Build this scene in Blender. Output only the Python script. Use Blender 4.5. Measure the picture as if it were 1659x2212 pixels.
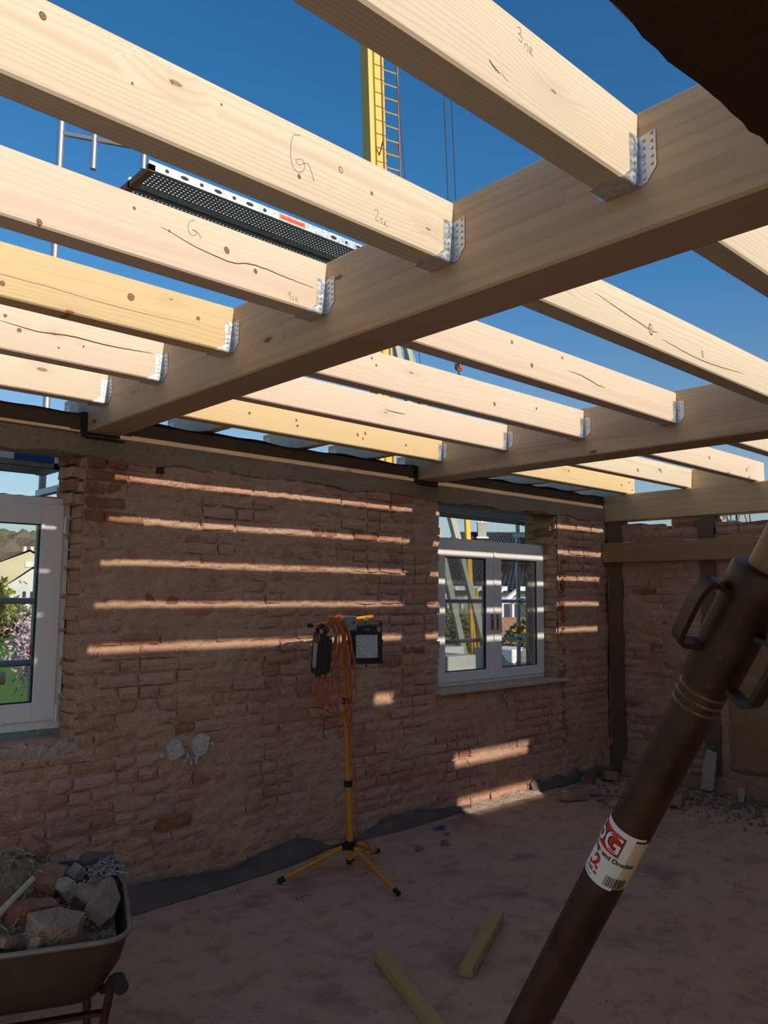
import bpy, bmesh, math, random
import numpy as np
from mathutils import Vector, Matrix, Euler, noise as mnoise

for o in list(bpy.data.objects):
    bpy.data.objects.remove(o, do_unlink=True)
SC = bpy.context.scene
COL = SC.collection
PI = math.pi

# ------------------------------------------------------------------ camera
YAW, PITCH, ROLL, FPX = 0.742797, 0.103885, 0.008288, 1711.4
fw = Vector((math.sin(YAW)*math.cos(PITCH), math.cos(YAW)*math.cos(PITCH), math.sin(PITCH)))
rt = Vector((math.cos(YAW), -math.sin(YAW), 0))
up = rt.cross(fw)
r2 = rt*math.cos(ROLL) + up*math.sin(ROLL)
u2 = -rt*math.sin(ROLL) + up*math.cos(ROLL)
cd = bpy.data.cameras.new('camera')
cam = bpy.data.objects.new('camera', cd)
COL.objects.link(cam)
cam.matrix_world = Matrix(((r2.x, u2.x, -fw.x, 0), (r2.y, u2.y, -fw.y, 0), (r2.z, u2.z, -fw.z, 1.76), (0, 0, 0, 1)))
cd.sensor_fit = 'HORIZONTAL'
cd.sensor_width = 36.0
cd.lens = 36.0*FPX/1659.0
cd.clip_start = 0.05
cd.clip_end = 1000
SC.camera = cam

# ------------------------------------------------------------------ sky, sun, exposure
SUN_DIR = Vector((0.04, -1.0, 0.385)).normalized()      # towards the sun: low, behind the viewer
w = bpy.data.worlds.new('sky_world'); SC.world = w
w.use_nodes = True
nt = w.node_tree; nt.nodes.clear()
out = nt.nodes.new('ShaderNodeOutputWorld')
bg = nt.nodes.new('ShaderNodeBackground')
sky = nt.nodes.new('ShaderNodeTexSky')
sky.sky_type = 'NISHITA'
sky.sun_disc = False
sky.sun_elevation = math.asin(SUN_DIR.z)
sky.sun_rotation = math.atan2(SUN_DIR.x, SUN_DIR.y)
sky.altitude = 200
sky.air_density = 1.0
sky.dust_density = 1.0
sky.ozone_density = 2.0
hs = nt.nodes.new('ShaderNodeHueSaturation')
tc = nt.nodes.new('ShaderNodeTexCoord'); sx = nt.nodes.new('ShaderNodeSeparateXYZ')
nt.links.new(tc.outputs['Generated'], sx.inputs[0])
for sock, lo, hi in (('Saturation', .95, 1.36), ('Value', .66, 1.0)):      # paler towards the horizon, deep blue higher up
    mr = nt.nodes.new('ShaderNodeMapRange'); mr.inputs[1].default_value = .03; mr.inputs[2].default_value = .36
    mr.inputs[3].default_value = lo; mr.inputs[4].default_value = hi
    nt.links.new(sx.outputs[2], mr.inputs[0]); nt.links.new(mr.outputs[0], hs.inputs[sock])
nt.links.new(sky.outputs[0], hs.inputs['Color'])
nt.links.new(hs.outputs[0], bg.inputs['Color'])
bg.inputs['Strength'].default_value = 0.144
nt.links.new(bg.outputs[0], out.inputs['Surface'])

sl = bpy.data.lights.new('sun', 'SUN')
sl.energy = 3.7
sl.color = (1.0, 0.90, 0.74)
sl.angle = math.radians(0.53)
sun = bpy.data.objects.new('sun', sl); COL.objects.link(sun)
sun.rotation_euler = SUN_DIR.to_track_quat('Z', 'Y').to_euler()
sun.location = (0.4, -10, 8)

vs = SC.view_settings
vs.view_transform = 'Standard'
vs.look = 'None'
vs.exposure = 0.0
vs.gamma = 1.0
vs.use_curve_mapping = False

# ------------------------------------------------------------------ helpers
def tag(o, label=None, cat=None, group=None, kind=None):
    if label: o['label'] = label
    if cat: o['category'] = cat
    if group: o['group'] = group
    if kind: o['kind'] = kind
    return o

def empty(name, loc=(0, 0, 0), rot=(0, 0, 0), label=None, cat=None, group=None, kind=None):
    o = bpy.data.objects.new(name, None)
    o.empty_display_size = 0.1
    COL.objects.link(o)
    o.location = loc; o.rotation_euler = rot
    return tag(o, label, cat, group, kind)

def perp(d):
    d = d.normalized()
    a = Vector((0, 0, 1)) if abs(d.z) < 0.9 else Vector((1, 0, 0))
    s = d.cross(a).normalized()
    return s, s.cross(d).normalized()

class MB:
    def __init__(self): self.v = []; self.f = []; self.mi = []; self.m = 0
    def add(self, vs, fs):
        b = len(self.v)
        self.v += [tuple(p) for p in vs]
        for q in fs:
            self.f.append(tuple(i+b for i in q)); self.mi.append(self.m)
        return self
    def box2(self, a, b):
        x0, y0, z0 = a; x1, y1, z1 = b
        return self.add([(x0,y0,z0),(x1,y0,z0),(x1,y1,z0),(x0,y1,z0),(x0,y0,z1),(x1,y0,z1),(x1,y1,z1),(x0,y1,z1)],
                        [(0,3,2,1),(4,5,6,7),(0,1,5,4),(1,2,6,5),(2,3,7,6),(3,0,4,7)])
    def box(self, c, s, rot=None):
        M = Euler(rot).to_matrix() if rot is not None and not isinstance(rot, Matrix) else rot
        pts = []
        for z in (-.5, .5):
            for x, y in ((-.5,-.5),(.5,-.5),(.5,.5),(-.5,.5)):
                p = Vector((x*s[0], y*s[1], z*s[2]))
                if M is not None: p = M @ p
                pts.append(p + Vector(c))
        return self.add(pts, [(0,3,2,1),(4,5,6,7),(0,1,5,4),(1,2,6,5),(2,3,7,6),(3,0,4,7)])
    def bar(self, p0, p1, wd, ht, roll=0.0):
        p0 = Vector(p0); p1 = Vector(p1); d = p1-p0
        s, u = perp(d)
        if roll:
            q = Matrix.Rotation(roll, 3, d.normalized()); s = q @ s; u = q @ u
        pts = []
        for p in (p0, p1):
            for a, b in ((-.5,-.5),(.5,-.5),(.5,.5),(-.5,.5)):
                pts.append(p + s*a*wd + u*b*ht)
        return self.add(pts, [(0,1,2,3),(7,6,5,4),(0,4,5,1),(1,5,6,2),(2,6,7,3),(3,7,4,0)])
    def cyl(self, p0, p1, r0, r1=None, n=12, caps=True):
        if r1 is None: r1 = r0
        p0 = Vector(p0); p1 = Vector(p1)
        s, u = perp(p1-p0)
        pts = []
        for p, r in ((p0, r0), (p1, r1)):
            for i in range(n):
                a = 2*PI*i/n
                pts.append(p + s*math.cos(a)*r + u*math.sin(a)*r)
        fs = [(i, (i+1) % n, n+(i+1) % n, n+i) for i in range(n)]
        if caps: fs += [tuple(range(n-1, -1, -1)), tuple(range(n, 2*n))]
        return self.add(pts, fs)
    def tube(self, path, r, n=8, caps=True):
        P = [Vector(p) for p in path]
        m = len(P)
        rr = r if isinstance(r, (list, tuple)) else [r]*m
        pts = []; s = None
        for i, p in enumerate(P):
            d = (P[min(i+1, m-1)] - P[max(i-1, 0)])
            if d.length < 1e-9: d = Vector((0, 0, 1))
            d.normalize()
            if s is None: s, u = perp(d)
            else:
                s = (s - d*s.dot(d))
                if s.length < 1e-6: s, u = perp(d)
                s.normalize()
            u = d.cross(s)
            for k in range(n):
                a = 2*PI*k/n
                pts.append(p + (s*math.cos(a) + u*math.sin(a))*rr[i])
        fs = []
        for i in range(m-1):
            for k in range(n):
                fs.append((i*n+k, i*n+(k+1) % n, (i+1)*n+(k+1) % n, (i+1)*n+k))
        if caps: fs += [tuple(range(n-1, -1, -1)), tuple(range((m-1)*n, m*n))]
        return self.add(pts, fs)
    def ribbon(self, path, wd, nrm):
        """flat strip of width wd along path, lying in the plane with normal nrm"""
        P = [Vector(p) for p in path]; nrm = Vector(nrm); m = len(P)
        ww = wd if isinstance(wd, (list, tuple)) else [wd]*m
        pts = []
        for i, p in enumerate(P):
            d = (P[min(i+1, m-1)] - P[max(i-1, 0)]).normalized()
            s = d.cross(nrm).normalized()
            pts += [p + s*ww[i]*.5, p - s*ww[i]*.5]
        return self.add(pts, [(2*i, 2*i+1, 2*i+3, 2*i+2) for i in range(m-1)])
    def prism(self, poly, off):
        """polygon (3d points) swept by off"""
        P = [Vector(p) for p in poly]; off = Vector(off); n = len(P)
        return self.add(P + [p+off for p in P], [tuple(range(n-1, -1, -1)), tuple(range(n, 2*n))] + [(i, (i+1) % n, n+(i+1) % n, n+i) for i in range(n)])
    def rock(self, c, s, seed=0, sub=1, rough=.25, rot=None):
        rs = random.Random(seed)
        bm = bmesh.new(); bmesh.ops.create_icosphere(bm, subdivisions=sub, radius=.5)
        M = Euler(rot if rot else (rs.random()*6, rs.random()*6, rs.random()*6)).to_matrix()
        pts = []
        for q in bm.verts:
            k = 1 + (rs.random()-.5)*2*rough
            p = Vector((q.co.x*k*s[0], q.co.y*k*s[1], q.co.z*k*s[2]))
            pts.append(M @ p + Vector(c))
        fs = [tuple(l.index for l in f.verts) for f in bm.faces]
        bm.free()
        return self.add(pts, fs)
    def build(self, name, mat=None, parent=None, smooth=False, loc=None, rot=None):
        me = bpy.data.meshes.new(name)
        me.from_pydata(self.v, [], self.f)
        mats = mat if isinstance(mat, (list, tuple)) else [mat]
        for q in mats:
            if q is not None: me.materials.append(q)
        if len(mats) > 1: me.polygons.foreach_set('material_index', self.mi)
        if smooth: me.polygons.foreach_set('use_smooth', [True]*len(me.polygons))
        me.update()
        return link(name, me, parent, loc, rot)

def link(name, me, parent=None, loc=None, rot=None, scale=None):
    o = bpy.data.objects.new(name, me)
    COL.objects.link(o)
    if parent is not None: o.parent = parent
    if loc is not None: o.location = loc
    if rot is not None: o.rotation_euler = rot
    if scale is not None: o.scale = scale
    return o

def smooth_sharp(o, ang=35):
    me = o.data
    me.polygons.foreach_set('use_smooth', [True]*len(me.polygons))
    try: me.set_sharp_from_angle(angle=math.radians(ang))
    except Exception: pass
    return o

# ------------------------------------------------------------------ node helpers
class NT:
    def __init__(self, name):
        self.mat = bpy.data.materials.new(name); self.mat.use_nodes = True
        self.t = self.mat.node_tree; self.t.nodes.clear()
        self.o = self.t.nodes.new('ShaderNodeOutputMaterial')
    def n(self, typ, **kw):
        nd = self.t.nodes.new(typ)
        for k, v_ in kw.items(): setattr(nd, k, v_)
        return nd
    def s(self, a, b):
        if isinstance(a, (int, float)): b.default_value = a
        elif isinstance(a, (tuple, list)):
            if len(b.default_value) == 4 and len(a) == 3: a = tuple(a)+(1,)
            b.default_value = a
        else: self.t.links.new(a, b)
    def math(self, op, a, b=0.0, c=None, clamp=False):
        nd = self.n('ShaderNodeMath', operation=op, use_clamp=clamp)
        self.s(a, nd.inputs[0]); self.s(b, nd.inputs[1])
        if c is not None: self.s(c, nd.inputs[2])
        return nd.outputs[0]
    def vmath(self, op, a, b=(0, 0, 0)):
        nd = self.n('ShaderNodeVectorMath', operation=op)
        self.s(a, nd.inputs[0]); self.s(b, nd.inputs[1])
        return nd.outputs['Value'] if op in ('LENGTH', 'DISTANCE', 'DOT_PRODUCT') else nd.outputs[0]
    def mix(self, f, a, b, blend='MIX'):
        nd = self.n('ShaderNodeMix', data_type='RGBA', blend_type=blend)
        self.s(f, nd.inputs[0]); self.s(a, nd.inputs[6]); self.s(b, nd.inputs[7])
        return nd.outputs[2]
    def noise(self, vec, scale, detail=3, rough=.5, dist=0, col=False):
        nd = self.n('ShaderNodeTexNoise')
        if vec is not None: self.s(vec, nd.inputs['Vector'])
        nd.inputs['Scale'].default_value = scale; nd.inputs['Detail'].default_value = detail
        nd.inputs['Roughness'].default_value = rough; nd.inputs['Distortion'].default_value = dist
        return nd.outputs['Color'] if col else nd.outputs[0]
    def ramp(self, f, stops):
        nd = self.n('ShaderNodeValToRGB')
        self.s(f, nd.inputs[0])
        el = nd.color_ramp.elements
        while len(el) < len(stops): el.new(.5)
        for e, (p, c) in zip(el, stops):
            e.position = p
            e.color = tuple(c)+(1,) if isinstance(c, (tuple, list)) else (c, c, c, 1)
        return nd.outputs[0]
    def sstep(self, v_, lo, hi):
        nd = self.n('ShaderNodeMapRange', interpolation_type='SMOOTHSTEP')
        self.s(v_, nd.inputs[0]); nd.inputs[1].default_value = lo; nd.inputs[2].default_value = hi
        return nd.outputs[0]
    def obj(self): return self.n('ShaderNodeTexCoord').outputs['Object']
    def pos(self): return self.n('ShaderNodeNewGeometry').outputs['Position']
    def rnd(self): return self.n('ShaderNodeObjectInfo').outputs['Random']
    def island(self): return self.n('ShaderNodeNewGeometry').outputs['Random Per Island']
    def sep(self, v_):
        nd = self.n('ShaderNodeSeparateXYZ'); self.s(v_, nd.inputs[0]); return nd.outputs
    def comb(self, x, y, z):
        nd = self.n('ShaderNodeCombineXYZ')
        for a, b in zip((x, y, z), nd.inputs): self.s(a, b)
        return nd.outputs[0]
    def bump(self, h, strength=.5, dist=.01, normal=None):
        nd = self.n('ShaderNodeBump')
        self.s(h, nd.inputs['Height']); nd.inputs['Strength'].default_value = strength
        nd.inputs['Distance'].default_value = dist
        if normal is not None: self.s(normal, nd.inputs['Normal'])
        return nd.outputs[0]
    def pbr(self, col, rough=.7, metal=0.0, normal=None, spec=.3, **kw):
        p = self.n('ShaderNodeBsdfPrincipled')
        self.s(col, p.inputs['Base Color']); self.s(rough, p.inputs['Roughness']); self.s(metal, p.inputs['Metallic'])
        p.inputs['Specular IOR Level'].default_value = spec
        if normal is not None: self.s(normal, p.inputs['Normal'])
        for k, v_ in kw.items(): self.s(v_, p.inputs[k])
        self.t.links.new(p.outputs[0], self.o.inputs['Surface'])
        return self.mat

def simple(name, col, rough=.6, metal=0.0, var=.12, scale=30, spec=.3, bump=0.0):
    t = NT(name)
    p = t.obj()
    n1 = t.noise(p, scale, 4)
    c = t.mix(n1, tuple(x*(1-var) for x in col), tuple(min(1, x*(1+var)) for x in col))
    nm = t.bump(t.noise(p, scale*2.5, 3), bump, .004) if bump else None
    return t.pbr(c, rough, metal, nm, spec)

def wood(name, light, dark, knot, ring=.012, ringamt=.45, knots=.5, rough=.62, fibre=.10, lam=False, blotch=None):
    t = NT(name)
    o = t.obj(); r = t.rnd()
    x, y, z = t.sep(o)
    ra = t.math('MULTIPLY', r, 17.3)
    rb = t.math('FRACT', t.math('MULTIPLY', r, 91.7))
    xo = t.math('ADD', x, t.math('MULTIPLY', ra, 3.0))
    low = t.noise(t.comb(t.math('MULTIPLY', xo, .9), t.math('MULTIPLY', y, 3.0), t.math('MULTIPLY', z, 6.0)), 1.0, 2, .5)
    # knots: sparse cells in the long face
    vo = t.n('ShaderNodeTexVoronoi', voronoi_dimensions='2D', feature='F1')
    t.s(t.comb(t.math('MULTIPLY', xo, 2.3), t.math('MULTIPLY', z, 6.5), 0.0), vo.inputs['Vector'])
    vo.inputs['Scale'].default_value = 1.0
    d = vo.outputs['Distance']
    cell = t.sep(vo.outputs['Color'])[0]
    has = t.math('LESS_THAN', cell, knots)
    size = t.math('MULTIPLY_ADD', cell, .055/max(knots, .01), .022)
    kd = t.math('DIVIDE', d, size)
    km = t.math('MULTIPLY', t.math('SUBTRACT', 1.0, t.sstep(kd, .7, 1.15)), has)
    halo = t.math('MULTIPLY', t.math('SUBTRACT', 1.0, t.sstep(d, .03, .42)), has)
    zz = t.math('ADD', t.math('SUBTRACT', z, t.math('MULTIPLY_ADD', rb, .26, -.03)), t.math('MULTIPLY_ADD', low, .10, -.05))
    yy = t.math('ADD', t.math('MULTIPLY_ADD', rb, .05, .02), y)
    rr = t.math('SQRT', t.math('ADD', t.math('MULTIPLY', yy, yy), t.math('MULTIPLY', zz, zz)))
    rr = t.math('ADD', rr, t.math('MULTIPLY', halo, .022))
    ph = t.math('MULTIPLY', rr, 2*PI/ring)
    sw = t.math('MULTIPLY_ADD', t.math('SINE', ph), .5, .5)
    sw = t.math('POWER', sw, 3.0)
    fib = t.noise(t.comb(t.math('MULTIPLY', xo, 3.0), t.math('MULTIPLY', y, 160.0), t.math('MULTIPLY', z, 160.0)), 1.0, 2, .6)
    soft = t.noise(t.comb(t.math('MULTIPLY', xo, 1.2), t.math('MULTIPLY', y, 5.0), t.math('MULTIPLY', z, 5.0)), 1.3, 3)
    amt = t.math('MULTIPLY', t.math('MULTIPLY', sw, ringamt), t.math('MULTIPLY_ADD', soft, 1.3, .2))
    c = t.mix(t.math('MULTIPLY', amt, 1.0, clamp=True), light, dark)
    c = t.mix(t.math('MULTIPLY', t.math('SUBTRACT', fib, .35, clamp=True), fibre*4), c, dark)
    c = t.mix(t.math('MULTIPLY', t.math('MULTIPLY', halo, halo), .30), c, tuple(a*.55+b*.45 for a, b in zip(light, knot)))
    if lam:   # glued lamellas: each layer and finger-jointed length has its own tone
        lay = t.math('FLOOR', t.math('DIVIDE', z, .04))
        seg = t.math('FLOOR', t.math('ADD', t.math('MULTIPLY', x, .55), t.math('MULTIPLY', lay, .37)))
        wn = t.n('ShaderNodeTexWhiteNoise', noise_dimensions='3D')
        t.s(t.comb(lay, seg, ra), wn.inputs['Vector'])
        c = t.mix(t.math('MULTIPLY', wn.outputs[0], .28), c, tuple(q*.62 for q in dark))
        fr = t.math('FRACT', t.math('DIVIDE', z, .04))
        ln = t.math('LESS_THAN', fr, .025)
        c = t.mix(t.math('MULTIPLY', ln, .25), c, knot)
    if blotch:
        b_ = t.sstep(t.noise(o, 2.2, 4), .5, .75)
        c = t.mix(t.math('MULTIPLY', b_, blotch[0]), c, blotch[1])
    kc = t.mix(t.sstep(kd, .25, .9), tuple(q*1.5 for q in knot), knot)
    c = t.mix(t.math('MULTIPLY', km, .85), c, kc)
    bm = t.bump(t.math('ADD', t.math('MULTIPLY', fib, .6), t.math('MULTIPLY', sw, .5)), .12, .002)
    return t.pbr(c, rough, 0, bm, .28)

M = {}
M['spruce'] = wood('pale_spruce', (.73, .61, .46), (.52, .38, .23), (.22, .11, .045), .012, .42, .14)
M['spruce_pink'] = wood('pinkish_spruce', (.74, .59, .46), (.56, .39, .27), (.24, .12, .05), .017, .30, .12)
M['spruce_yellow'] = wood('yellow_spruce', (.70, .52, .29), (.52, .33, .14), (.22, .10, .035), .013, .36, .16)
M['glulam'] = wood('glued_laminated_spruce', (.66, .48, .31), (.47, .30, .16), (.12, .05, .02), .014, .38, .22, lam=True)
M['oldwood'] = wood('old_dark_timber', (.19, .125, .08), (.10, .062, .038), (.04, .02, .01), .009, .5, .2, .8, .25, blotch=(.5, (.25, .18, .125)))
M['tarred'] = wood('tarred_old_timber', (.060, .034, .020), (.036, .020, .012), (.02, .01, .006), .013, .35, .1, .8, .2, blotch=(.5, (.045, .026, .016)))
M['ledger'] = wood('weathered_board', (.42, .25, .12), (.26, .14, .06), (.10, .05, .02), .012, .5, .3, .75, .2, blotch=(.5, (.25, .15, .085)))
M['plate'] = wood('dark_wall_plate', (.17, .11, .065), (.09, .055, .03), (.05, .03, .015), .01, .5, .2, .8, .2, blotch=(.5, (.22, .16, .11)))
M['batten'] = wood('greenish_batten', (.58, .42, .15), (.46, .31, .09), (.16, .10, .03), .009, .35, .25, .75, .15)
M['deckwood'] = wood('sun_block_board', (.68, .52, .34), (.5, .36, .2), (.15, .08, .03), .012, .5, .3, .7)

def masonry(name, base, red, dust, dark, rough=.93):
    t = NT(name)
    p = t.pos()
    rv = t.math('FRACT', t.math('ADD', t.math('MULTIPLY', t.rnd(), 7.13), t.math('MULTIPLY', t.island(), 3.7)))
    rv2 = t.math('FRACT', t.math('MULTIPLY', rv, 13.7))
    c = t.mix(t.math('MULTIPLY', t.sstep(rv, .55, 1.0), .75), base, red)
    c = t.mix(t.math('MULTIPLY', rv2, .35), c, dark)
    n1 = t.noise(p, 3.2, 5, .62)
    n2 = t.noise(p, 14, 4, .6)
    n3 = t.noise(p, 70, 3, .6)
    dm = t.sstep(t.math('ADD', t.math('MULTIPLY', n1, .6), t.math('MULTIPLY', n2, .45)), .42, .66)
    c = t.mix(t.math('MULTIPLY', dm, .82), c, dust)
    c = t.mix(t.math('MULTIPLY', t.sstep(n2, .60, .78), .45), c, dark)
    c = t.mix(t.math('MULTIPLY', t.sstep(n3, .45, .75), .28), c, dark)
    h = t.math('ADD', t.math('MULTIPLY', n2, 1.0), t.math('MULTIPLY', n3, .6))
    nm = t.bump(h, 1.0, .022)
    return t.pbr(c, rough, 0, nm, .15)

M['brick'] = masonry('dusty_old_brick', (.64, .355, .265), (.52, .20, .125), (.64, .41, .30), (.30, .155, .11))
M['brick_red'] = masonry('broken_red_brick', (.40, .15, .08), (.38, .12, .06), (.42, .25, .17), (.20, .09, .06))
M['mortar'] = masonry('lime_mortar', (.60, .37, .24), (.56, .33, .21), (.64, .42, .28), (.27, .155, .10))
M['clay'] = masonry('clay_plaster', (.46, .26, .14), (.42, .20, .10), (.46, .29, .17), (.25, .14, .08))
M['bounce_render'] = simple('cream_bounce_render', (.80, .76, .68), .9, 0, .05, 4)  # pale tone of the added unseen walls, bouncing light into the room
M['concrete'] = None
def concrete(name, a, b, pit):
    t = NT(name); p = t.pos()
    n1 = t.noise(p, 6, 5, .6); n2 = t.noise(p, 45, 4, .65); n3 = t.noise(p, 120, 2)
    c = t.mix(n1, a, b)
    c = t.mix(t.math('MULTIPLY', t.sstep(n2, .52, .7), .65), c, pit)
    c = t.mix(t.math('MULTIPLY', t.sstep(n3, .62, .75), .3), c, tuple(x*1.5 for x in a))
    return t.pbr(c, .93, 0, t.bump(t.math('ADD', n2, t.math('MULTIPLY', n3, .5)), .9, .02), .15)
M['concrete'] = concrete('rough_ring_concrete', (.42, .32, .23), (.32, .24, .17), (.15, .105, .07))
M['plaster'] = concrete('grey_white_plaster', (.62, .50, .40), (.50, .38, .29), (.30, .21, .15))
M['gypsum'] = concrete('white_gypsum', (.80, .72, .64), (.68, .58, .50), (.45, .34, .27))

def floor_mat():
    t = NT('dirt_floor'); p = t.pos()
    n1 = t.noise(p, 1.3, 5, .6, .4); n2 = t.noise(p, 7, 5, .65); n3 = t.noise(p, 60, 3, .6); n4 = t.noise(p, 190, 2)
    c = t.mix(n1, (.64, .37, .235), (.78, .49, .32))
    c = t.mix(t.math('MULTIPLY', t.sstep(n2, .48, .70), .65), c, (.46, .245, .15))
    c = t.mix(t.math('MULTIPLY', t.sstep(t.noise(p, 2.4, 4, .6), .52, .70), .6), c, (.30, .19, .13))
    c = t.mix(t.math('MULTIPLY', t.sstep(n3, .6, .75), .35), c, (.20, .13, .10))
    c = t.mix(t.math('MULTIPLY', t.sstep(n4, .68, .78), .4), c, (.58, .48, .40))
    return t.pbr(c, .95, 0, t.bump(t.math('ADD', n3, t.math('MULTIPLY', n2, 1.8)), .9, .016), .12)
M['floor'] = floor_mat()

def galv():
    t = NT('galvanised_steel'); o = t.obj()
    vo = t.n('ShaderNodeTexVoronoi'); t.s(o, vo.inputs['Vector']); vo.inputs['Scale'].default_value = 90
    v_ = t.sep(vo.outputs['Color'])[0]
    c = t.mix(v_, (.46, .48, .50), (.66, .68, .70))
    return t.pbr(c, t.math('MULTIPLY_ADD', v_, .2, .34), .85, None, .5)
M['galv'] = galv()
M['galv_tube'] = simple('scaffold_tube_steel', (.42, .45, .48), .42, .7, .2, 12)
M['deck_steel'] = simple('scaffold_deck_steel', (.40, .41, .42), .55, .55, .25, 10)
M['pvc'] = None
def pvc():
    t = NT('dusty_white_pvc'); p = t.pos()
    n1 = t.noise(p, 5, 5, .6); n2 = t.noise(p, 60, 3)
    c = t.mix(n1, (.74, .72, .71), (.82, .80, .79))
    c = t.mix(t.math('MULTIPLY', t.sstep(t.noise(p, 11, 5, .7), .62, .76), .6), c, (.36, .28, .22))
    return t.pbr(c, .45, 0, t.bump(n2, .05, .002), .35)
M['pvc'] = pvc()
M['gasket'] = simple('black_gasket', (.02, .02, .02), .6)
M['sillwood'] = simple('worn_pale_sill', (.58, .43, .33), .8, 0, .3, 25, .2, .3)

def glass(name, tint=(.93, .95, .95), dirt=.10):
    t = NT(name); p = t.pos()
    tr = t.n('ShaderNodeBsdfTransparent'); tr.inputs[0].default_value = tint+(1,)
    gl = t.n('ShaderNodeBsdfGlossy'); gl.inputs['Roughness'].default_value = .03
    df = t.n('ShaderNodeBsdfDiffuse'); df.inputs[0].default_value = (.6, .58, .55, 1)
    fr = t.n('ShaderNodeFresnel'); fr.inputs[0].default_value = 1.45
    m1 = t.n('ShaderNodeMixShader'); t.s(t.math('MULTIPLY', fr.outputs[0], .6), m1.inputs[0])
    t.t.links.new(tr.outputs[0], m1.inputs[1]); t.t.links.new(gl.outputs[0], m1.inputs[2])
    m2 = t.n('ShaderNodeMixShader')
    t.s(t.math('MULTIPLY', t.sstep(t.noise(p, 4, 5, .65), .35, .8), dirt), m2.inputs[0])
    t.t.links.new(m1.outputs[0], m2.inputs[1]); t.t.links.new(df.outputs[0], m2.inputs[2])
    t.t.links.new(m2.outputs[0], t.o.inputs['Surface'])
    return t.mat
M['glass'] = glass('window_glass')
M['glass_crack'] = glass('crazed_glass', (.8, .84, .84), .45)

M['yellow'] = simple('yellow_paint', (.78, .31, .02), .42, 0, .12, 14, .5)
M['crane_yellow'] = simple('crane_yellow', (.80, .48, .06), .5, 0, .06, 2, .4)
M['crane_green'] = simple('crane_grey_green', (.36, .40, .33), .55, 0, .08, 3, .3)
M['rail_brown'] = simple('rusty_ladder', (.30, .14, .09), .6, 0, .2, 10)
M['wire'] = simple('dark_wire', (.05, .055, .06), .5)
M['black'] = simple('black_plastic', (.018, .018, .019), .45, 0, .2, 30, .4)
M['grey_box'] = simple('grey_plastic', (.30, .31, .33), .5, 0, .08, 20)
M['orange_cable'] = simple('orange_cable', (.62, .13, .035), .5, 0, .15, 40, .4)
M['felt'] = simple('bitumen_felt', (.045, .04, .036), .85, 0, .35, 18, .15, .5)
M['felt_dusty'] = simple('dusty_bitumen_felt', (.17, .125, .10), .9, 0, .4, 7, .12, .5)
M['blue_plastic'] = simple('blue_plastic', (.04, .14, .42), .5)
M['blue_paint'] = simple('blue_scaffold_paint', (.03, .09, .30), .5, 0, .2, 8)
M['orange_tape'] = simple('orange_tape', (.85, .12, .03), .5)
M['white_paint'] = simple('white_paint', (.78, .78, .76), .6, 0, .05, 4)
M['knot'] = simple('spruce_knot', (.30, .17, .07), .7, 0, .5, 160)
M['knot_rim'] = simple('knot_rim', (.13, .065, .025), .7, 0, .3, 120)
M['knot_halo'] = simple('knot_halo', (.66, .50, .31), .65, 0, .10, 90)
M['pencil'] = simple('pencil_line', (.24, .20, .15), .7)
M['crack'] = simple('drying_crack_shade', (.10, .065, .03), .9)
def rust():
    t = NT('rust_brown_steel'); o = t.obj()
    n1 = t.noise(o, 14, 5, .65); n2 = t.noise(o, 55, 4)
    c = t.mix(t.sstep(n1, .35, .7), (.022, .012, .008), (.055, .028, .014))
    c = t.mix(t.math('MULTIPLY', t.sstep(n2, .64, .76), .4), c, (.12, .07, .04))
    return t.pbr(c, t.math('MULTIPLY_ADD', n1, .3, .26), .3, t.bump(n2, .25, .003), .45)
M['rust'] = rust()
M['worn_steel'] = simple('worn_bright_steel', (.17, .115, .07), .36, .5, .4, 18)
M['barrow'] = simple('barrow_steel', (.10, .07, .045), .6, .2, .45, 14, .3, .2)
M['barrow_rim'] = simple('barrow_rim', (.33, .25, .20), .5, .3, .35, 20)
M['barrow_frame'] = simple('barrow_red_frame', (.09, .032, .02), .6, .1, .3, 15)
M['rubber'] = simple('black_rubber', (.025, .022, .02), .6, 0, .2, 20)
M['stone'] = masonry('rubble_stone', (.46, .31, .21), (.42, .21, .12), (.50, .36, .25), (.24, .155, .105))
M['soil'] = masonry('debris_soil', (.34, .225, .14), (.34, .19, .10), (.40, .285, .19), (.15, .10, .065))
M['straw'] = simple('pale_stick', (.55, .47, .30), .8, 0, .25, 30)
M['fibre'] = simple('pale_fibre', (.50, .42, .38), .85, 0, .2, 30)
M['paper'] = simple('label_paper', (.74, .71, .68), .55, 0, .05, 20)
M['kraft'] = simple('yellowed_label', (.60, .47, .30), .5, 0, .06, 20)
M['red_print'] = simple('red_print', (.52, .02, .015), .5, 0, .05, 20)
M['dark_print'] = simple('black_print', (.02, .018, .018), .5, 0, .05, 20)
M['white_print'] = simple('white_print', (.78, .76, .74), .5, 0, .03, 20)

# ================================================================== STRUCTURE
D = 4.514            # inner face of the back wall (y)
XR = 7.29            # inner face of the right wall (x)
XL, YB = -1.15, -1.6
B1, B1R, B2, B2R = 1.792, 1.995, 4.511, 4.757
ZT, ZB, ZJ = 3.0156, 2.688, 2.807
B3, Z3B = 7.273, 2.5325
JY = {0: .990, 1: 1.636, 2: 2.285, 3: 2.939, 4: 3.587, 5: 4.236}
RS = 1.022           # marks were measured on timbers at this fraction of their distance
W1 = (.25, 1.80, .94, 2.56)     # window openings x0,x1,z0,z1
W2 = (4.765, 6.445, .965, 2.545)

rng = random.Random(11)
nrs = np.random.RandomState(5)

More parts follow.
